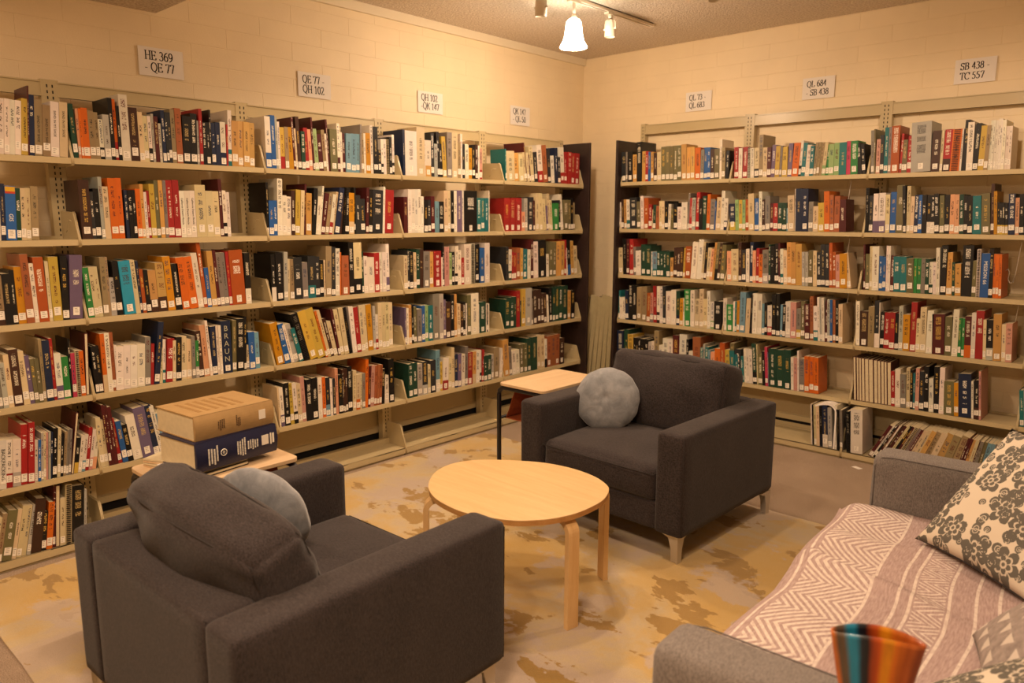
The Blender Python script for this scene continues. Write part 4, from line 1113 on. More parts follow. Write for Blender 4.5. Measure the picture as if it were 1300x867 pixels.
def shelf_books(side, bay, row, data):
    global nstuff
    zs = (.05 if row == 5 else ((zL if side == 'L' else zR)[row]+LIPZ)) + .0006
    maxd = .195 if side == 'L' else (.245 if row < 5 else .33)
    if side == 'L' and row == 5: maxd = .17
    for n, tok in enumerate(data.split()):
        A, w, h, th, code = tok.split(',')
        rg = random.Random(hash((side == 'L', bay, row, n)) & 0xffff)
        ind = '*' in code; spi = '~' in code; out = '=' in code; code = code.rstrip('*~=').replace('*', '').replace('~', '').replace('=', '')
        A = int(A)/1000; w = int(w)/1000-.0005; h = int(h)/1000; th = R(int(th))
        big = h > .27
        d = min(maxd-.004 if rg.random() < .95 else maxd, max(.115, h*rg.uniform(.62, .78)))
        set_ = rg.uniform(0, .006) if not (ind and w > .03) else .001
        if d+set_ > maxd: set_ = max(0, maxd-d)
        front = (.293 if side == 'L' else -.293) if row < 5 else (.281 if side == 'L' else -.391)
        wc = w/math.cos(th)
        piv = A+(wc if th > 0 else 0)
        if side == 'L': loc = Vector((front-set_, piv, zs)); rz = R(90)
        else: loc = Vector((piv, front+set_, zs)); rz = 0
        mt0 = Matrix.Translation(loc) @ Euler((0, th, rz)).to_matrix().to_4x4() @ Matrix.Translation((-w if th > 0 else 0, 0, 0))
        c1 = code[0]; c2 = code[1] if len(code) > 1 else None
        hard = (c1 in 'kdngmrBvpTuRO' and rg.random() < .7) or w > .045
        ink = inkfor(lin(PAL[c1]), rg)
        if (side, bay, row, n) in TITLES: ink = ink[:3]+(0,)
        haslab = w > .009 and not out and not spi and rg.random() < .88
        if not ind:
            mt = mt0
            cover(stuff, mt, w, h, d, 'm' if out else c1, ink, c2, rg, hard or out); pages(stuff, mt, w, h, d, hard or out, rg, out)
            if haslab: label_(stuff, mt, w, rg, h)
            if spi: spiral_(stuff, mt, w, h)
            nstuff += 1; continue
        off = Matrix.Translation((-w if th > 0 else 0, 0, 0))
        g = Geo(); cover(g, off, w, h, d, 'm' if out else c1, ink, c2, rg, hard or out)
        o = link('book', g.mesh('book', ('book',)), None, (), loc, (0, th, rz))
        g = Geo(); pages(g, off, w, h, d, hard or out, rg, out); link('pages', g.mesh('pages', ('book', 'paper')), o)
        if haslab:
            g = Geo(); label_(g, off, w, rg, h); link('spine_label', g.mesh('spine_label', STUFFM), o)
        if spi:
            g = Geo(); spiral_(g, off, w, h); link('spiral_binding', g.mesh('spiral_binding', ('book',)), o)
        if (side, bay, row, n) in TITLES:
            body, sz, mm, cz, _ = TITLES[(side, bay, row, n)]
            text('title', body, sz, mm, o, ((-w if th > 0 else 0)+w*.5, -.0005, h*cz), (R(90), R(90) if _ else 0, 0), .0004)
            if body == 'GIS':
                g = Geo(); g.box((w*.02, -.0006, h*.86), (w*.98, 0, h*.985), off, 0, lin('#d3a62c'), (0, 0, 0, 0)); g.box((w*.02, -.0008, h*.86), (w*.98, 0, h*.90), off, 0, lin('#b8432a'), (0, 0, 0, 0)); link('colour_band', g.mesh('colour_band', ('book',)), o)
        adj = 'tall ' if h > .27 else ('thick ' if w > .045 else ('slim ' if w < .014 else ''))
        kind = 'spiral-bound book' if spi else ('book with pages facing out' if out else 'book')
        lab = '%s%s %s %s from left on %s %s' % (adj, NAME[c1], kind, ORD[n], ROWN[row], SIGN[(side, bay)])
        if len(lab.replace('-', ' ').split()) > 16: lab = lab.replace('book with pages facing out', 'pamphlet volume').replace(' cut-off', '')
        tag(o, lab, 'book', 'library books on the wall shelving')
        INDIV[(side, bay, row, n)] = (o, w, h, th)

ROWS = [
('L',0,0,'-4368,23,224,5,w* -4345,19,223,5,w* -4326,20,221,5,w* -4306,22,220,5,w* -4284,26,230,5,y* -4259,6,284,4,m -4253,20,249,4,n* -4233,29,233,4,t* -4204,30,212,4,t* -4174,33,229,4,w* -4140,32,231,4,c*'),
('L',0,1,'-4414,14,220,3,k -4401,14,189,3,w -4387,18,233,3,n* -4369,38,224,3,b* -4331,18,216,3,g* -4314,19,217,3,c* -4295,19,218,3,c* -4276,27,225,3,t*'),
('L',0,2,'-4427,24,209,0,tB* -4403,28,215,0,k* -4375,19,229,0,k* -4356,30,242,0,Y* -4326,30,294,-1,u* -4296,17,254,-1,w* -4279,39,280,-1,O* -4240,14,261,0,c* -4225,37,279,0,y* -4188,28,281,2,k* -4160,51,283,4,p*'),
('L',0,3,'-4486,26,189,0,v -4460,15,226,-1,G* -4445,20,195,-1,s* -4425,20,228,-1,c* -4406,36,247,-1,B* -4370,25,235,-2,c* -4345,18,213,-2,p* -4327,17,196,-2,v -4310,17,196,-2,v -4294,13,279,0,t* -4281,28,271,0,n* -4253,13,277,0,r* -4240,27,208,0,wp* -4213,28,190,0,e* -4185,8,266,1,k -4177,18,201,1,i -4159,16,211,1,c~ -4143,19,207,1,o* -4124,15,283,3,c*='),
('L',0,4,'-4513,20,208,5,c -4493,25,214,5,w* -4469,25,210,5,wr* -4444,30,209,5,ws* -4414,26,267,5,r* -4387,25,271,5,r* -4362,14,188,5,w -4348,11,188,5,b -4337,10,216,5,s -4327,10,214,5,c -4318,9,214,5,P -4308,9,215,5,s -4300,7,212,6,n -4292,18,226,6,k* -4274,13,224,6,c -4261,12,197,6,k -4249,11,202,7,t -4238,10,209,7,G -4228,10,209,7,G -4218,11,282,9,w= -4206,17,164,9,ky -4189,15,170,10,w -4174,15,171,10,wl -4159,16,200,10,r -4142,14,189,10,wP -4128,17,190,10,wS'),
('L',0,5,'-4548,13,206,12,c -4535,19,217,12,t* -4516,37,223,12,v* -4478,17,220,12,c* -4460,20,231,12,c* -4440,18,227,12,c* -4421,16,225,12,s* -4405,41,245,10,B* -4363,20,179,8,k* -4343,24,217,8,o* -4318,13,285,6,m* -4305,18,286,5,t*= -4287,22,221,5,c* -4265,27,277,5,c*~ -4238,51,262,5,k* -4187,12,237,5,s'),
('L',1,0,'-4084,20,228,-2,g* -4063,11,210,0,S -4052,10,211,0,o -4042,26,216,0,o* -4016,25,205,0,t* -3991,17,202,0,t -3974,19,174,0,wk -3955,27,196,0,s* -3929,19,270,0,k* -3910,14,267,0,or* -3896,15,239,0,k -3895,13,152,0,ws -3882,37,291,0,w* -3845,40,238,0,B* -3804,23,222,0,c* -3782,22,207,0,c* -3760,16,208,0,wk -3743,11,219,0,s -3732,19,209,0,m -3714,15,179,0,w -3699,17,240,0,n -3681,12,233,0,d -3669,15,233,0,d -3654,21,250,0,t* -3633,29,256,0,u* -3604,38,223,2,k* -3566,32,239,2,k* -3534,14,208,2,s -3520,16,265,1,r -3504,19,203,1,k -3485,18,204,1,k -3468,9,265,1,k -3458,21,205,1,n -3437,25,209,1,n* -3412,28,213,1,wn* -3384,9,203,2,r -3375,20,273,2,wT* -3356,35,224,2,a* -3321,29,225,2,a* -3292,33,224,2,a* -3259,27,222,2,a*'),
('L',1,1,'-4080,44,259,0,B* -4036,16,209,0,d -4020,22,223,0,k* -3997,16,275,0,s* -3982,24,233,0,c* -3957,35,271,0,o* -3923,25,273,0,o* -3890,15,220,0,n -3875,19,220,0,k* -3856,14,221,0,k -3841,22,227,0,o* -3819,15,249,0,A -3804,13,213,0,w -3791,14,219,0,r -3777,24,251,0,y* -3753,19,268,0,v* -3734,20,269,0,A* -3713,15,270,0,G -3699,30,271,0,r* -3668,31,273,0,r* -3637,25,223,0,w* -3612,26,224,0,w* -3586,26,225,0,w* -3560,53,254,0,c* -3507,36,226,0,c* -3472,33,225,0,c* -3438,18,286,0,m* -3420,20,230,0,wk -3400,19,222,0,w'),
('L',1,2,'-4083,26,226,-3,e* -4057,19,227,-3,c* -4038,19,228,-3,c* -4019,24,269,0,t* -3995,10,270,0,t -3985,25,175,0,s* -3960,26,250,-2,k* -3928,51,249,-3,C* -3877,22,252,-3,c* -3855,11,247,-2,n -3844,17,207,-2,O -3827,21,202,-2,k -3806,36,200,-2,aB* -3769,42,234,-2,aB* -3727,36,262,-3,Y* -3690,34,226,-3,k* -3656,40,255,-5,o* -3616,39,257,-5,o* -3577,30,274,-5,w* -3547,19,329,-4,O* -3528,22,199,-3,b -3506,29,282,-3,A* -3477,19,284,-3,m -3458,23,269,-3,G* -3435,23,271,-3,G* -3412,17,275,-2,r -3395,73,282,-2,O* -3322,31,266,0,kw*'),
('L',1,3,'-4081,16,221,-2,k -4065,18,221,-2,k -4047,19,274,0,oc* -4028,21,275,0,w* -4008,18,276,0,u* -3990,12,214,0,w -3995,34,205,4,w* -3961,30,207,4,w* -3931,31,205,4,w* -3900,36,206,4,w* -3864,26,235,4,G* -3838,16,200,5,r -3822,26,303,8,n* -3796,17,177,6,c -3779,14,214,4,wT -3765,33,215,6,r* -3732,16,204,4,c -3716,28,217,4,k* -3688,29,218,3,c* -3659,26,201,3,c* -3633,18,215,2,G -3614,17,190,2,es -3597,28,237,-2,B* -3569,30,264,-3,S* -3539,14,285,-3,w -3525,29,252,0,n* -3497,13,253,0,w -3484,14,254,0,w -3470,52,274,0,n* -3418,23,272,3,v* -3395,41,276,3,k* -3354,13,285,3,k -3341,19,133,3,cG -3322,35,201,0,b* -3287,25,196,0,l'),
('L',1,4,'-4092,21,238,-1,c* -4071,18,224,-2,c -4053,12,296,-3,m -4041,13,289,-3,m -4028,16,281,-3,m* -4012,19,222,-6,r -3992,24,206,-6,b* -3969,26,183,-6,k* -3942,42,226,-7,w* -3901,54,253,-7,p* -3846,30,256,-7,n* -3816,21,251,-9,w* -3795,36,209,-9,l* -3758,31,186,-16,k* -3726,24,187,-16,c -3701,32,188,-16,B* -3668,32,199,-16,k* -3634,25,191,-17,c -3608,33,192,-17,m* -3573,34,198,-17,c* -3538,34,204,-17,k* -3503,34,196,-17,t* -3467,86,198,-17,k* -3377,35,153,0,r -3342,19,159,0,w -3323,19,164,0,b -3303,29,173,0,t'),
('L',2,0,'-3166,32,264,0,wb* -3133,27,272,0,b* -3106,14,267,0,s -3092,14,243,0,w -3078,26,216,0,yr -3052,23,220,0,t -3029,29,220,-2,Y* -3000,13,272,-2,m -2987,11,216,-2,c -2975,22,279,-2,B -2954,25,205,0,g -2929,25,225,-2,r -2904,22,219,-2,S -2881,11,284,-2,m -2870,26,224,-3,L -2844,30,199,-3,m -2814,21,223,-3,t -2794,13,204,-3,w -2781,12,282,-3,m -2769,48,232,0,v* -2721,20,267,0,wm -2702,16,221,0,w -2685,18,215,0,m -2667,37,216,2,l* -2630,35,218,2,l -2595,26,219,2,l -2570,12,274,2,G -2558,20,227,2,t -2538,14,227,0,w -2524,34,231,0,Y -2490,20,277,0,w -2470,34,271,0,k* -2436,22,141,0,k -2414,18,204,0,wk -2396,20,205,0,w -2376,24,205,0,c~ -2352,20,220,0,k -2332,17,235,0,wk'),
('L',2,1,'-3180,13,278,1,k -3167,27,184,1,b -3140,22,185,1,b -3118,30,300,2,w* -3088,25,213,2,w -3063,28,207,2,w -3035,22,240,2,B -3013,30,245,4,y* -2982,23,243,4,c -2960,13,277,4,m -2947,35,228,3,A* -2912,26,257,6,k -2885,25,212,7,w -2860,11,271,7,w -2849,26,232,10,m -2823,22,233,10,t -2800,22,227,10,wr -2779,16,242,10,c -2762,34,264,10,n* -2728,19,228,7,B -2709,20,267,7,k~ -2689,28,263,4,k -2661,37,236,2,Yc* -2624,13,268,2,k -2611,36,224,0,d -2575,35,204,0,d -2540,20,269,3,m -2520,27,256,3,k -2493,75,257,3,d* -2418,16,278,3,w -2403,66,260,3,r*'),
('L',2,2,'-3168,26,253,0,kw* -3142,42,261,0,k* -3100,24,263,2,s -3076,15,223,2,c -3061,27,223,2,t -3034,52,231,0,d* -2982,35,202,0,G* -2947,49,235,1,dT* -2899,29,230,1,d -2869,26,209,1,k -2843,10,210,1,c -2833,38,286,2,t* -2795,28,281,2,d* -2767,29,271,2,w -2739,12,250,2,o -2726,55,229,2,u* -2671,36,305,0,k* -2635,57,303,0,ck* -2578,13,249,0,g -2565,27,220,0,w -2538,50,213,0,w* -2488,40,238,0,r* -2448,21,239,0,w -2426,29,240,0,w -2397,25,288,0,wp'),
('L',2,3,'-3161,47,234,-9,Y* -3113,39,225,-11,b* -3073,19,221,-13,w -3053,31,221,-13,s -3021,26,196,-15,T -2994,42,279,-15,k*~ -2950,48,288,-15,y* -2901,52,297,-15,y* -2846,15,283,-14,o -2831,20,284,-14,c -2811,22,231,-13,B -2789,27,209,-13,c -2761,15,281,-10,m -2746,28,272,-9,c -2718,31,280,-8,c* -2687,26,281,-8,k~ -2660,31,280,-5,w* -2629,33,274,-5,r* -2596,31,281,-3,c -2565,18,283,-3,c -2546,39,283,-3,Y* -2507,19,268,0,s -2488,19,216,0,wr -2469,29,285,0,c -2441,27,286,0,c -2414,27,283,0,c -2386,31,281,0,c'),
('L',2,4,'-3163,10,229,-2,c -3153,24,223,-2,wp -3128,34,244,-1,k* -3095,25,239,-2,y -3070,26,233,-2,wk -3044,27,227,-2,c -3017,26,263,-2,P -2991,39,242,0,k* -2952,39,244,0,k* -2913,31,238,0,w -2882,22,239,0,o -2860,31,232,0,dl -2829,17,219,0,w -2812,19,219,0,d -2793,21,278,0,S -2771,29,235,0,k -2742,10,265,0,B -2732,11,266,0,B -2720,16,266,0,B -2705,31,274,0,k -2674,24,245,2,c -2650,29,217,2,co -2621,16,218,2,c -2605,22,218,2,G -2583,21,301,3,o -2562,18,256,4,m -2544,28,257,4,P -2516,21,251,4,u -2495,16,251,4,u -2479,20,252,4,u -2459,25,223,3,k -2434,36,178,2,w -2398,41,277,0,k*'),
('L',3,0,'-2245,16,273,0,n -2229,92,269,0,w* -2137,65,297,0,c* -2072,5,223,0,w -2067,47,223,0,wA* -2020,28,269,0,d -1992,28,206,0,s -1964,23,282,-2,k -1942,26,210,-2,k -1916,33,256,-3,y -1882,44,286,0,G* -1838,50,288,0,c* -1788,28,232,0,t -1760,17,285,0,w -1744,25,222,0,d -1719,34,223,0,w -1685,31,201,0,Y -1653,28,220,0,k -1625,26,226,0,B -1599,17,221,0,w -1582,26,204,0,Pr'),
('L',3,1,'-2249,31,222,0,m -2218,28,268,1,w -2190,27,269,1,w -2163,27,270,1,w -2136,26,271,1,w -2110,21,227,1,w -2088,36,205,1,k -2052,27,206,0,d -2025,31,230,0,m -1994,35,199,0,l -1959,44,198,0,k -1915,35,268,0,c -1880,25,270,0,c -1854,28,268,0,k -1827,26,269,0,w -1801,49,273,0,p* -1752,19,272,0,w -1732,120,273,0,k* -1612,41,226,0,T -1571,35,227,0,T -1536,37,228,0,T -1499,10,279,0,w'),
('L',3,2,'-2260,31,213,0,c -2229,17,245,0,d -2212,31,235,0,k -2181,23,230,0,c -2159,29,248,1,g -2130,31,249,1,B -2099,53,233,1,G* -2047,38,229,0,A -2009,64,233,0,r* -1945,15,191,0,w -1930,14,286,0,k -1916,42,257,0,P -1874,26,217,0,L -1847,23,223,0,k -1824,27,260,2,wk -1797,35,231,0,w -1762,27,181,1,r -1735,60,270,0,w* -1674,41,272,0,w~ -1633,45,267,0,k -1588,47,241,0,b -1541,51,274,0,w*'),
('L',3,3,'-2259,15,238,0,p -2244,19,233,0,w -2225,22,252,0,A -2203,17,246,0,k -2187,27,235,0,v -2159,40,219,0,G -2119,28,238,0,b -2091,27,239,0,L -2064,41,234,0,T -2023,55,307,0,G* -1968,37,303,0,s -1932,21,263,0,p -1910,46,245,0,B -1864,32,289,0,k -1832,25,291,0,A -1807,32,224,0,c -1774,23,218,0,B -1751,27,232,0,k -1724,13,220,0,w -1711,36,277,0,v -1676,74,284,0,w* -1602,10,205,0,w -1592,63,218,0,g -1529,12,200,0,w -1517,12,194,0,k -1505,14,201,0,w'),
('L',3,4,'-2242,41,223,0,g -2201,37,225,0,g -2164,42,213,0,s -2123,46,221,0,ds -2076,24,196,0,c -2052,48,220,0,d -2004,37,283,0,lw -1967,23,199,0,y -1944,50,219,2,wr -1894,31,221,2,c -1862,27,282,0,c -1835,29,230,0,n -1806,35,230,2,p -1771,34,224,1,w -1737,27,273,1,G -1710,46,226,1,r -1663,33,228,1,Ac -1630,39,229,1,w -1591,19,230,0,wk -1572,20,230,2,r -1552,37,182,0,g -1516,41,183,0,g -1475,27,184,0,s -1447,54,228,0,t -1394,30,214,10,w'),
('L',4,0,'-1328,12,217,-2,T -1316,84,205,-2,c* -1233,52,195,-4,A -1180,53,190,-4,c -1127,24,205,-8,c -1104,12,275,-8,m -1092,26,205,-7,c -1066,14,193,-7,m -1051,38,251,-7,c -1013,43,214,-6,d -970,58,267,-6,wr -912,54,269,-7,u -857,37,244,-5,d -820,41,200,-5,w -779,35,260,-3,n -744,31,195,-3,d -713,48,269,-4,wr -665,38,237,-3,r -627,45,239,0,r -582,46,234,1,r -536,53,235,1,r'),
('L',4,1,'-1340,61,231,0,r -1279,56,233,0,r -1223,65,235,0,r* -1158,38,137,-1,S -1120,34,235,-1,s -1086,65,243,0,d -1021,21,219,-2,m -1001,44,272,0,c -957,44,273,-3,c -913,40,229,-6,c -872,21,183,-5,p -851,27,271,-5,c -824,30,225,-5,c -794,69,201,-3,e -724,20,227,-3,d -704,37,270,-7,w -667,58,229,-2,v -610,34,230,-2,v -575,28,245,-2,k -548,23,211,-2,t'),
('L',4,2,'-1322,27,240,0,d -1295,34,222,0,wg -1262,21,203,0,r -1241,35,197,0,r -1206,40,231,0,u -1166,26,226,0,A -1140,53,220,0,T -1087,37,215,0,w -1050,30,289,-1,m -1020,57,270,-2,w -963,91,279,-2,k* -872,35,173,-2,w -838,47,263,0,v -790,39,264,0,v -752,50,266,0,A -701,48,267,-1,A -654,27,276,-1,r -626,22,213,-1,w -605,40,271,-4,kb -564,35,266,-4,A -529,53,224,-5,c'),
('L',4,3,'-1326,49,216,0,g -1277,47,225,0,g -1230,25,227,0,g -1206,38,269,0,r -1168,15,195,0,g -1153,43,279,0,y -1110,72,281,0,s* -1037,21,198,0,G -1016,46,259,-2,B -970,49,261,-2,B -921,31,229,-3,B -890,37,229,-3,B -853,27,213,-4,w -825,33,266,-3,k -792,39,266,0,g -753,41,268,0,g -712,41,269,0,g -671,69,270,-1,g -602,42,227,0,A -559,44,228,0,k'),
('L',4,4,'-1340,59,273,-4,A* -1281,31,215,-3,G -1250,40,181,-3,w -1210,44,182,-3,w -1166,46,217,-1,v -1119,34,218,-1,v -1086,56,254,-1,g -1029,60,256,-1,g -970,43,266,-2,c -926,48,259,-2,c -879,29,225,-2,wk -850,50,243,0,u -800,51,244,0,u -749,51,246,0,u -698,58,210,0,B'),
('R',0,0,'558,44,229,-2,d 602,14,227,-2,G 616,47,227,-2,k 662,37,205,-2,A 699,45,295,-2,k 744,34,224,-1,A 777,24,223,-1,r 802,23,216,-3,b 825,23,215,-2,A 848,30,207,-2,B 878,37,213,-2,c 915,37,247,-2,v 952,34,249,-2,v 985,33,248,-2,v 1018,31,250,-2,v 1050,38,249,-3,v 1088,42,255,-3,a 1130,29,233,-2,A 1159,33,233,-2,A 1192,45,225,-2,o 1237,27,210,0,G 1264,26,223,-2,b 1290,27,222,-2,b 1317,31,209,-2,B 1348,38,208,-2,v 1386,19,271,-2,w 1404,27,213,-2,t 1432,26,192,0,k'),
('R',0,1,'552,21,204,-3,w 573,21,225,-3,B 594,26,225,-3,A 621,31,224,-3,wT 651,66,238,-3,d* 717,32,208,-3,v 748,29,249,-3,w 777,40,234,-2,O 818,30,184,-2,r 848,8,148,0,c 856,25,183,0,g 881,31,176,-2,u 912,23,210,-2,c 935,23,209,-2,c 958,30,209,-2,k 988,22,187,0,w 1010,24,152,-2,v 1034,33,193,-2,k 1067,37,165,-2,w 1104,47,198,-2,w 1152,13,264,0,G 1165,22,230,0,r 1186,28,230,-1,s 1215,29,269,0,r 1244,30,222,-2,k 1274,31,241,-2,g 1304,25,253,0,o 1330,37,219,0,G 1366,9,205,0,b 1375,38,231,1,c 1413,26,275,0,w 1439,26,223,0,wn'),
('R',0,2,'554,43,208,-2,c 597,35,280,-3,k~ 632,25,279,-2,m 657,37,278,-2,r 694,24,219,-3,G 718,47,190,-3,w 766,42,239,-2,g 808,46,231,-2,g 853,16,187,-2,w 869,39,186,-2,lT 908,30,193,-3,g 938,26,192,-3,g 964,25,191,-3,g 990,33,191,-3,g 1023,24,148,-2,A 1047,30,224,0,B 1078,25,224,-1,B 1103,24,223,-1,B 1127,19,223,1,y 1146,48,236,0,O 1194,46,269,2,w* 1240,40,288,2,w 1280,18,273,2,c 1298,21,266,2,kB 1319,27,231,2,c 1346,20,224,2,S 1366,16,270,3,A 1383,23,270,3,vk 1406,20,269,3,B 1425,44,255,0,v*'),
('R',0,3,'563,14,227,0,T 577,24,174,-2,w 601,30,173,-2,w 631,31,232,-3,n 662,35,276,-2,k 698,39,275,-2,k 737,43,266,-1,t 781,47,272,-1,t 828,31,227,0,O 859,30,227,-2,PG 889,29,283,-3,r 918,27,283,-2,wB 944,31,282,-2,w 975,25,288,-3,d 1000,46,251,-2,w 1046,41,264,-2,w 1087,30,256,-2,gn 1117,28,206,-1,Y 1145,17,205,-3,w 1162,47,275,-3,e* 1209,34,273,-2,w 1243,37,210,-1,c 1281,34,285,-2,c 1315,32,215,-2,c 1347,26,276,-3,w 1373,28,200,-2,wL 1401,59,206,-2,k*'),
('R',0,4,'564,60,262,-2,n 623,44,277,0,g 667,51,243,-2,y 718,23,220,-2,kw 740,22,219,-2,kw 763,22,219,-2,kw 785,36,218,-2,kw 821,36,217,-2,kY 857,32,201,-2,s 888,24,211,-2,w 912,41,294,-2,t 953,33,188,-2,w 986,45,245,-2,w 1031,43,244,-2,w 1074,52,278,-2,mk 1126,63,292,-1,w 1189,19,259,-2,k 1208,34,173,-1,w 1242,64,283,-2,u 1306,22,211,-2,T 1328,17,240,-2,s 1345,26,220,-2,T 1371,17,200,-2,l 1389,34,189,-2,S 1423,42,218,-2,ow 1466,40,265,-3,O 1506,37,220,-3,y 1543,32,273,-2,v 1575,10,194,-4,T 1585,48,233,-4,d'),
('R',1,0,'1501,31,211,-3,r 1532,27,202,-2,w 1559,35,209,-1,r 1595,25,201,-3,w~ 1620,23,200,-3,w 1643,35,199,-2,ck 1677,29,282,-2,t 1706,29,198,-2,c 1735,29,197,-2,m 1764,26,211,0,p 1790,30,202,0,y 1821,16,202,0,G 1836,39,194,-2,y 1875,29,215,0,p 1904,44,214,2,o* 1948,17,227,2,wk 1965,28,212,2,T 1992,28,197,2,w 2020,26,189,0,T 2046,18,209,2,t 2065,18,209,2,t 2083,17,208,2,t 2100,22,208,3,cL 2122,21,194,0,e 2143,33,193,-2,L 2176,32,199,-2,L 2208,45,199,-2,T* 2253,26,205,-3,i 2280,43,204,-3,e* 2323,26,191,-7,k 2349,22,183,-7,k'),
('R',1,1,'1486,43,184,-4,ny 1530,26,211,-4,L 1556,24,210,-3,y 1579,24,209,-3,L 1603,24,213,-3,O 1627,42,251,-4,c* 1669,31,219,-3,b 1700,22,264,-3,w 1722,23,210,-4,B 1745,35,232,-3,G 1780,20,185,-2,m 1800,34,184,-2,r 1834,30,187,-3,g 1864,31,187,-3,g 1895,11,152,-3,l 1905,44,235,-4,c* 1949,6,278,-3,w 1955,40,278,-3,n* 1995,43,276,-3,n* 2039,30,193,-2,G 2069,34,163,-3,c 2103,40,185,-4,y 2143,34,257,-4,o* 2176,27,233,-4,u 2204,33,225,-2,u 2237,43,203,-4,m*'),
('R',1,2,'1483,35,212,-3,S 1518,54,227,-3,c* 1572,23,274,-3,B 1595,33,225,-3,d 1628,25,232,-3,w 1653,25,279,-2,n 1678,23,223,-3,S 1701,21,238,-2,r 1721,27,198,-2,o 1748,43,229,-3,Gs* 1791,12,266,-3,g 1803,29,258,-3,k 1832,31,273,-3,k 1863,13,279,-4,m 1876,21,240,-4,wT 1897,25,232,-4,c 1922,28,285,-4,A 1950,32,284,-4,A* 1983,40,275,-4,A* 2023,19,225,-4,s 2042,21,224,-4,s 2063,30,235,-3,v 2094,26,234,-4,c 2120,27,225,-4,d 2147,28,277,-4,d 2175,26,276,-4,d 2201,20,289,-4,O 2221,20,230,-4,O 2241,25,214,-4,P 2266,46,221,-4,Y* 2312,26,228,-9,c'),
('R',1,3,'1471,29,233,-2,w 1500,48,191,-3,e 1548,14,215,-2,w 1562,14,214,-2,T 1576,21,222,-2,Y 1597,43,287,-1,l* 1640,33,245,0,c 1673,21,276,0,k~ 1694,36,283,-2,w* 1731,32,282,-2,w 1763,22,217,-3,l 1784,20,224,-3,k 1804,33,208,-3,wr 1837,28,286,-3,k 1865,29,293,-4,k 1894,15,221,-2,l 1910,22,221,-2,k 1931,35,244,-3,w 1967,39,243,-3,P* 2006,30,203,-3,Gy 2036,28,256,-3,v 2064,35,239,-4,m 2098,25,292,-4,u 2124,29,230,-4,wT 2152,14,290,-5,w 2167,13,289,-5,s 2179,18,289,-5,w 2197,15,273,-3,m 2212,18,280,-4,s 2231,16,279,-4,b 2247,18,279,-4,u 2265,21,278,-4,k 2286,25,255,-4,c'),
('R',1,4,'1552,38,218,-6,T 1591,25,194,-6,T 1616,41,186,-6,T 1657,19,245,-5,w 1675,19,244,-5,w 1694,27,244,-5,w 1721,31,287,-6,gk 1752,9,286,-5,c 1761,32,220,-4,v 1793,21,241,-5,k 1814,19,276,-5,i 1833,7,239,-5,p 1839,53,268,-4,g* 1893,52,266,-4,g* 1945,50,272,-4,g* 1995,19,228,-4,w 2014,24,227,-4,P 2038,11,276,-4,w 2050,38,226,-4,G 2088,31,246,-4,o 2119,30,245,-4,o 2150,31,244,-4,o'),
('R',1,5,'2192,9,272,-5,w 2201,11,268,-5,k~ 2212,17,271,-5,c 2230,20,278,-5,c 2250,20,277,-5,kn~ 2269,33,284,-5,nw* 2302,26,268,-5,s 2344,15,289,-4,w 2359,19,266,-5,k~ 2379,17,266,-5,G'),
('R',2,0,'2402,18,260,-4,G 2420,8,267,-4,v 2428,23,205,-2,P 2451,22,228,-3,d 2473,23,271,-2,T 2496,17,274,-2,G 2513,46,277,-2,O* 2560,13,230,0,r 2573,29,193,-2,v 2602,24,214,-1,r 2626,106,287,-3,s* 2732,45,232,-1,B* 2777,15,230,-1,c 2792,40,236,0,rB* 2832,47,235,0,o*~ 2879,11,234,-1,w 2890,24,282,0,k* 2914,32,267,-2,w* 2945,26,259,0,k* 2971,29,244,0,y* 3000,20,243,0,t 3020,12,269,-1,w 3032,12,269,-1,w 3045,12,268,-1,w 3057,12,275,-1,w 3069,13,274,-2,w 3082,17,267,-2,w 3099,15,232,-2,w 3114,15,232,-2,w'),
('R',2,1,'2395,20,273,-3,k~ 2415,23,226,-3,d 2438,32,237,-2,wp* 2470,41,240,-3,wp* 2511,25,231,-3,c 2537,33,245,-2,b* 2570,43,285,-2,v* 2613,17,281,-5,k 2630,20,279,-3,c 2650,21,218,-2,c 2671,22,225,-2,n 2693,21,225,-3,b 2714,27,224,-4,k 2741,20,223,-3,kw 2761,22,222,-3,kw 2783,26,230,-5,k 2809,25,221,-4,v 2834,27,223,-3,k* 2861,24,226,-3,S 2885,26,225,-3,S* 2911,23,225,-4,g 2934,19,217,-4,k 2953,26,216,-4,k* 2979,44,215,-4,T* 3023,44,228,-5,v* 3067,17,282,-4,B 3084,16,240,-5,Y 3101,12,180,-5,ky 3113,12,176,-5,ky 3125,12,176,-5,ky 3137,15,175,-5,ky 3152,32,224,-4,n* 3184,19,202,-4,S 3203,22,222,-4,k 3225,20,221,-4,k 3246,17,220,-4,c 3263,23,226,-4,B'),
('R',2,2,'2412,10,284,-4,m 2422,24,225,-3,v 2446,16,274,-3,c 2462,39,273,-3,w* 2501,21,215,-3,b 2522,19,210,-3,b 2542,12,279,-3,w 2553,14,278,-3,w 2567,21,221,-2,m 2588,36,216,-4,T* 2624,37,215,-4,T* 2661,39,206,-4,v* 2699,18,209,-3,e 2718,21,208,-3,e 2739,23,207,-3,G 2762,21,207,-3,g 2783,21,190,-4,wg 2805,17,190,-4,w 2822,20,275,-4,w 2842,34,290,-2,k* 2875,31,250,-3,A* 2906,15,195,-4,g 2921,31,186,-4,A 2952,54,293,-2,k* 3006,22,207,-3,v 3028,19,274,-3,w~ 3047,42,251,-2,b* 3089,21,279,-3,k* 3110,15,249,-4,o 3125,14,248,-4,o 3139,14,248,-4,o'),
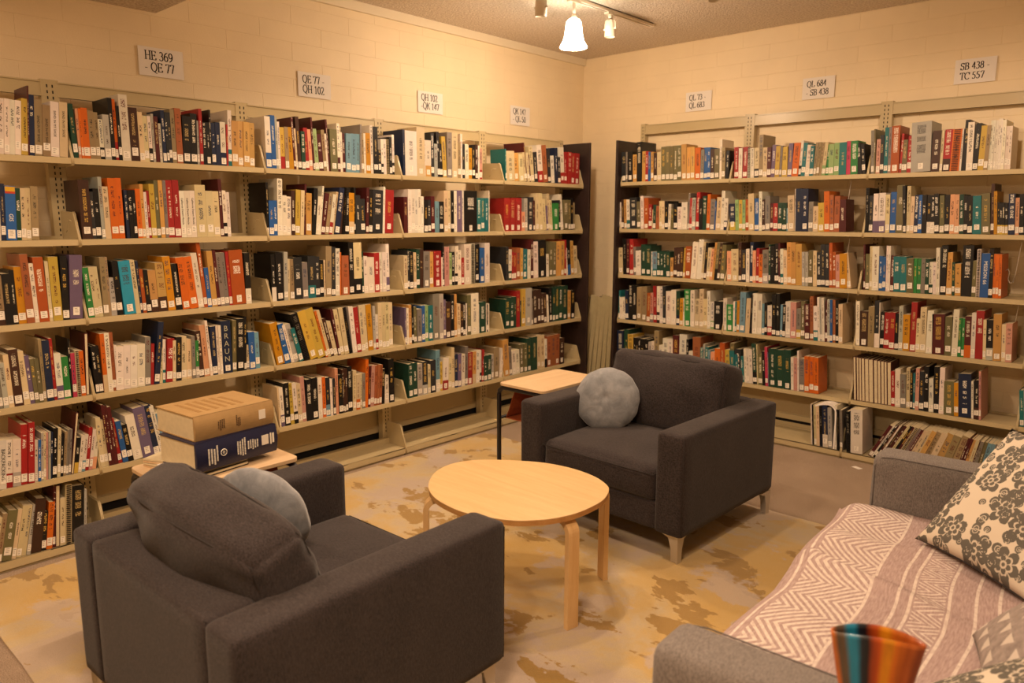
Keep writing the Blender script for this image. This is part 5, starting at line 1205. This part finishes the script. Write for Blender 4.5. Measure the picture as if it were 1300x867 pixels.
('R',2,3,'2393,23,282,-4,w 2416,50,222,-3,B* 2466,36,254,-3,t* 2502,28,295,-3,dw* 2530,5,285,-3,w 2535,24,227,-2,k 2558,31,226,-2,r 2589,31,229,-2,r 2620,24,224,-4,k 2644,24,273,-3,s 2668,39,223,-3,Y* 2708,33,303,-2,r* 2740,24,204,-3,c 2764,34,276,-3,c* 2798,34,259,-2,w* 2832,66,241,-4,m* 2898,37,231,-3,v* 2935,31,277,-2,w* 2966,17,229,-3,e 2984,16,228,-3,e 3000,34,243,-3,mo* 3034,22,265,-3,w 3056,40,280,-3,r* 3096,16,232,-4,c 3112,34,232,-4,ks* 3146,40,268,-4,A* 3187,20,214,-4,c 3207,31,221,-4,P*'),
('R',2,4,'2408,17,282,-5,c= 2426,15,282,-5,c= 2441,16,281,-5,c= 2457,20,280,-5,c= 2477,25,280,-5,c= 2502,28,279,-5,c*= 2531,23,278,-5,c= 2554,19,277,-5,c= 2573,20,276,-5,c= 2593,17,275,-5,c= 2611,23,274,-5,c= 2633,22,221,-5,r 2655,31,238,-4,w* 2686,33,211,-5,G 2719,21,253,-4,c 2740,16,244,-4,k 2756,12,226,-4,T 2768,21,260,-3,P 2789,28,242,-4,d 2817,27,276,-4,k* 2844,27,206,-5,w 2871,29,282,-4,k* 2899,27,281,-3,w* 2926,55,204,-4,v* 2982,23,202,-5,Y 3005,66,260,-5,n* 3071,12,224,-5,w 3083,27,232,-4,kB* 3110,11,288,-5,P'),
('R',2,5,'2420,25,264,-6,k~ 2445,72,285,-4,w* 2546,19,243,27,m 2567,10,249,27,w 2578,13,255,27,k 2593,11,252,26,m 2605,9,252,26,w 2616,14,258,26,B 2631,14,257,26,m 2646,15,257,26,c 2663,16,260,25,k 2680,16,256,24,m 2697,21,255,24,c~ 2720,23,248,24,G 2745,14,242,22,m 2760,23,241,22,c 2785,23,244,21,c 2810,27,243,20,a 2839,32,239,19,t 2873,32,240,18,c 2906,41,238,17,a 2949,40,232,15,t 2991,40,237,15,t 3032,13,231,13,m 3046,15,231,13,m 3061,20,227,11,a 3082,18,226,11,c 3100,13,224,10,m 3113,18,223,9,G 3131,19,222,9,v 3151,20,221,9,l 3171,17,220,9,l 3188,21,220,9,G 3210,55,223,8,k* 3266,21,195,8,c 3287,21,191,6,k~ 3308,21,191,6,k 3329,25,190,6,c'),
('R',3,4,'3311,21,208,-6,T 3332,23,207,-6,w'),
]
for r_ in ROWS: shelf_books(*r_)
so = link('book', stuff.mesh('book', STUFFM)); so['kind'] = 'stuff'
tag(so, 'the smaller-looking remaining library books filling the wall shelves', 'books', 'library books on the wall shelving')
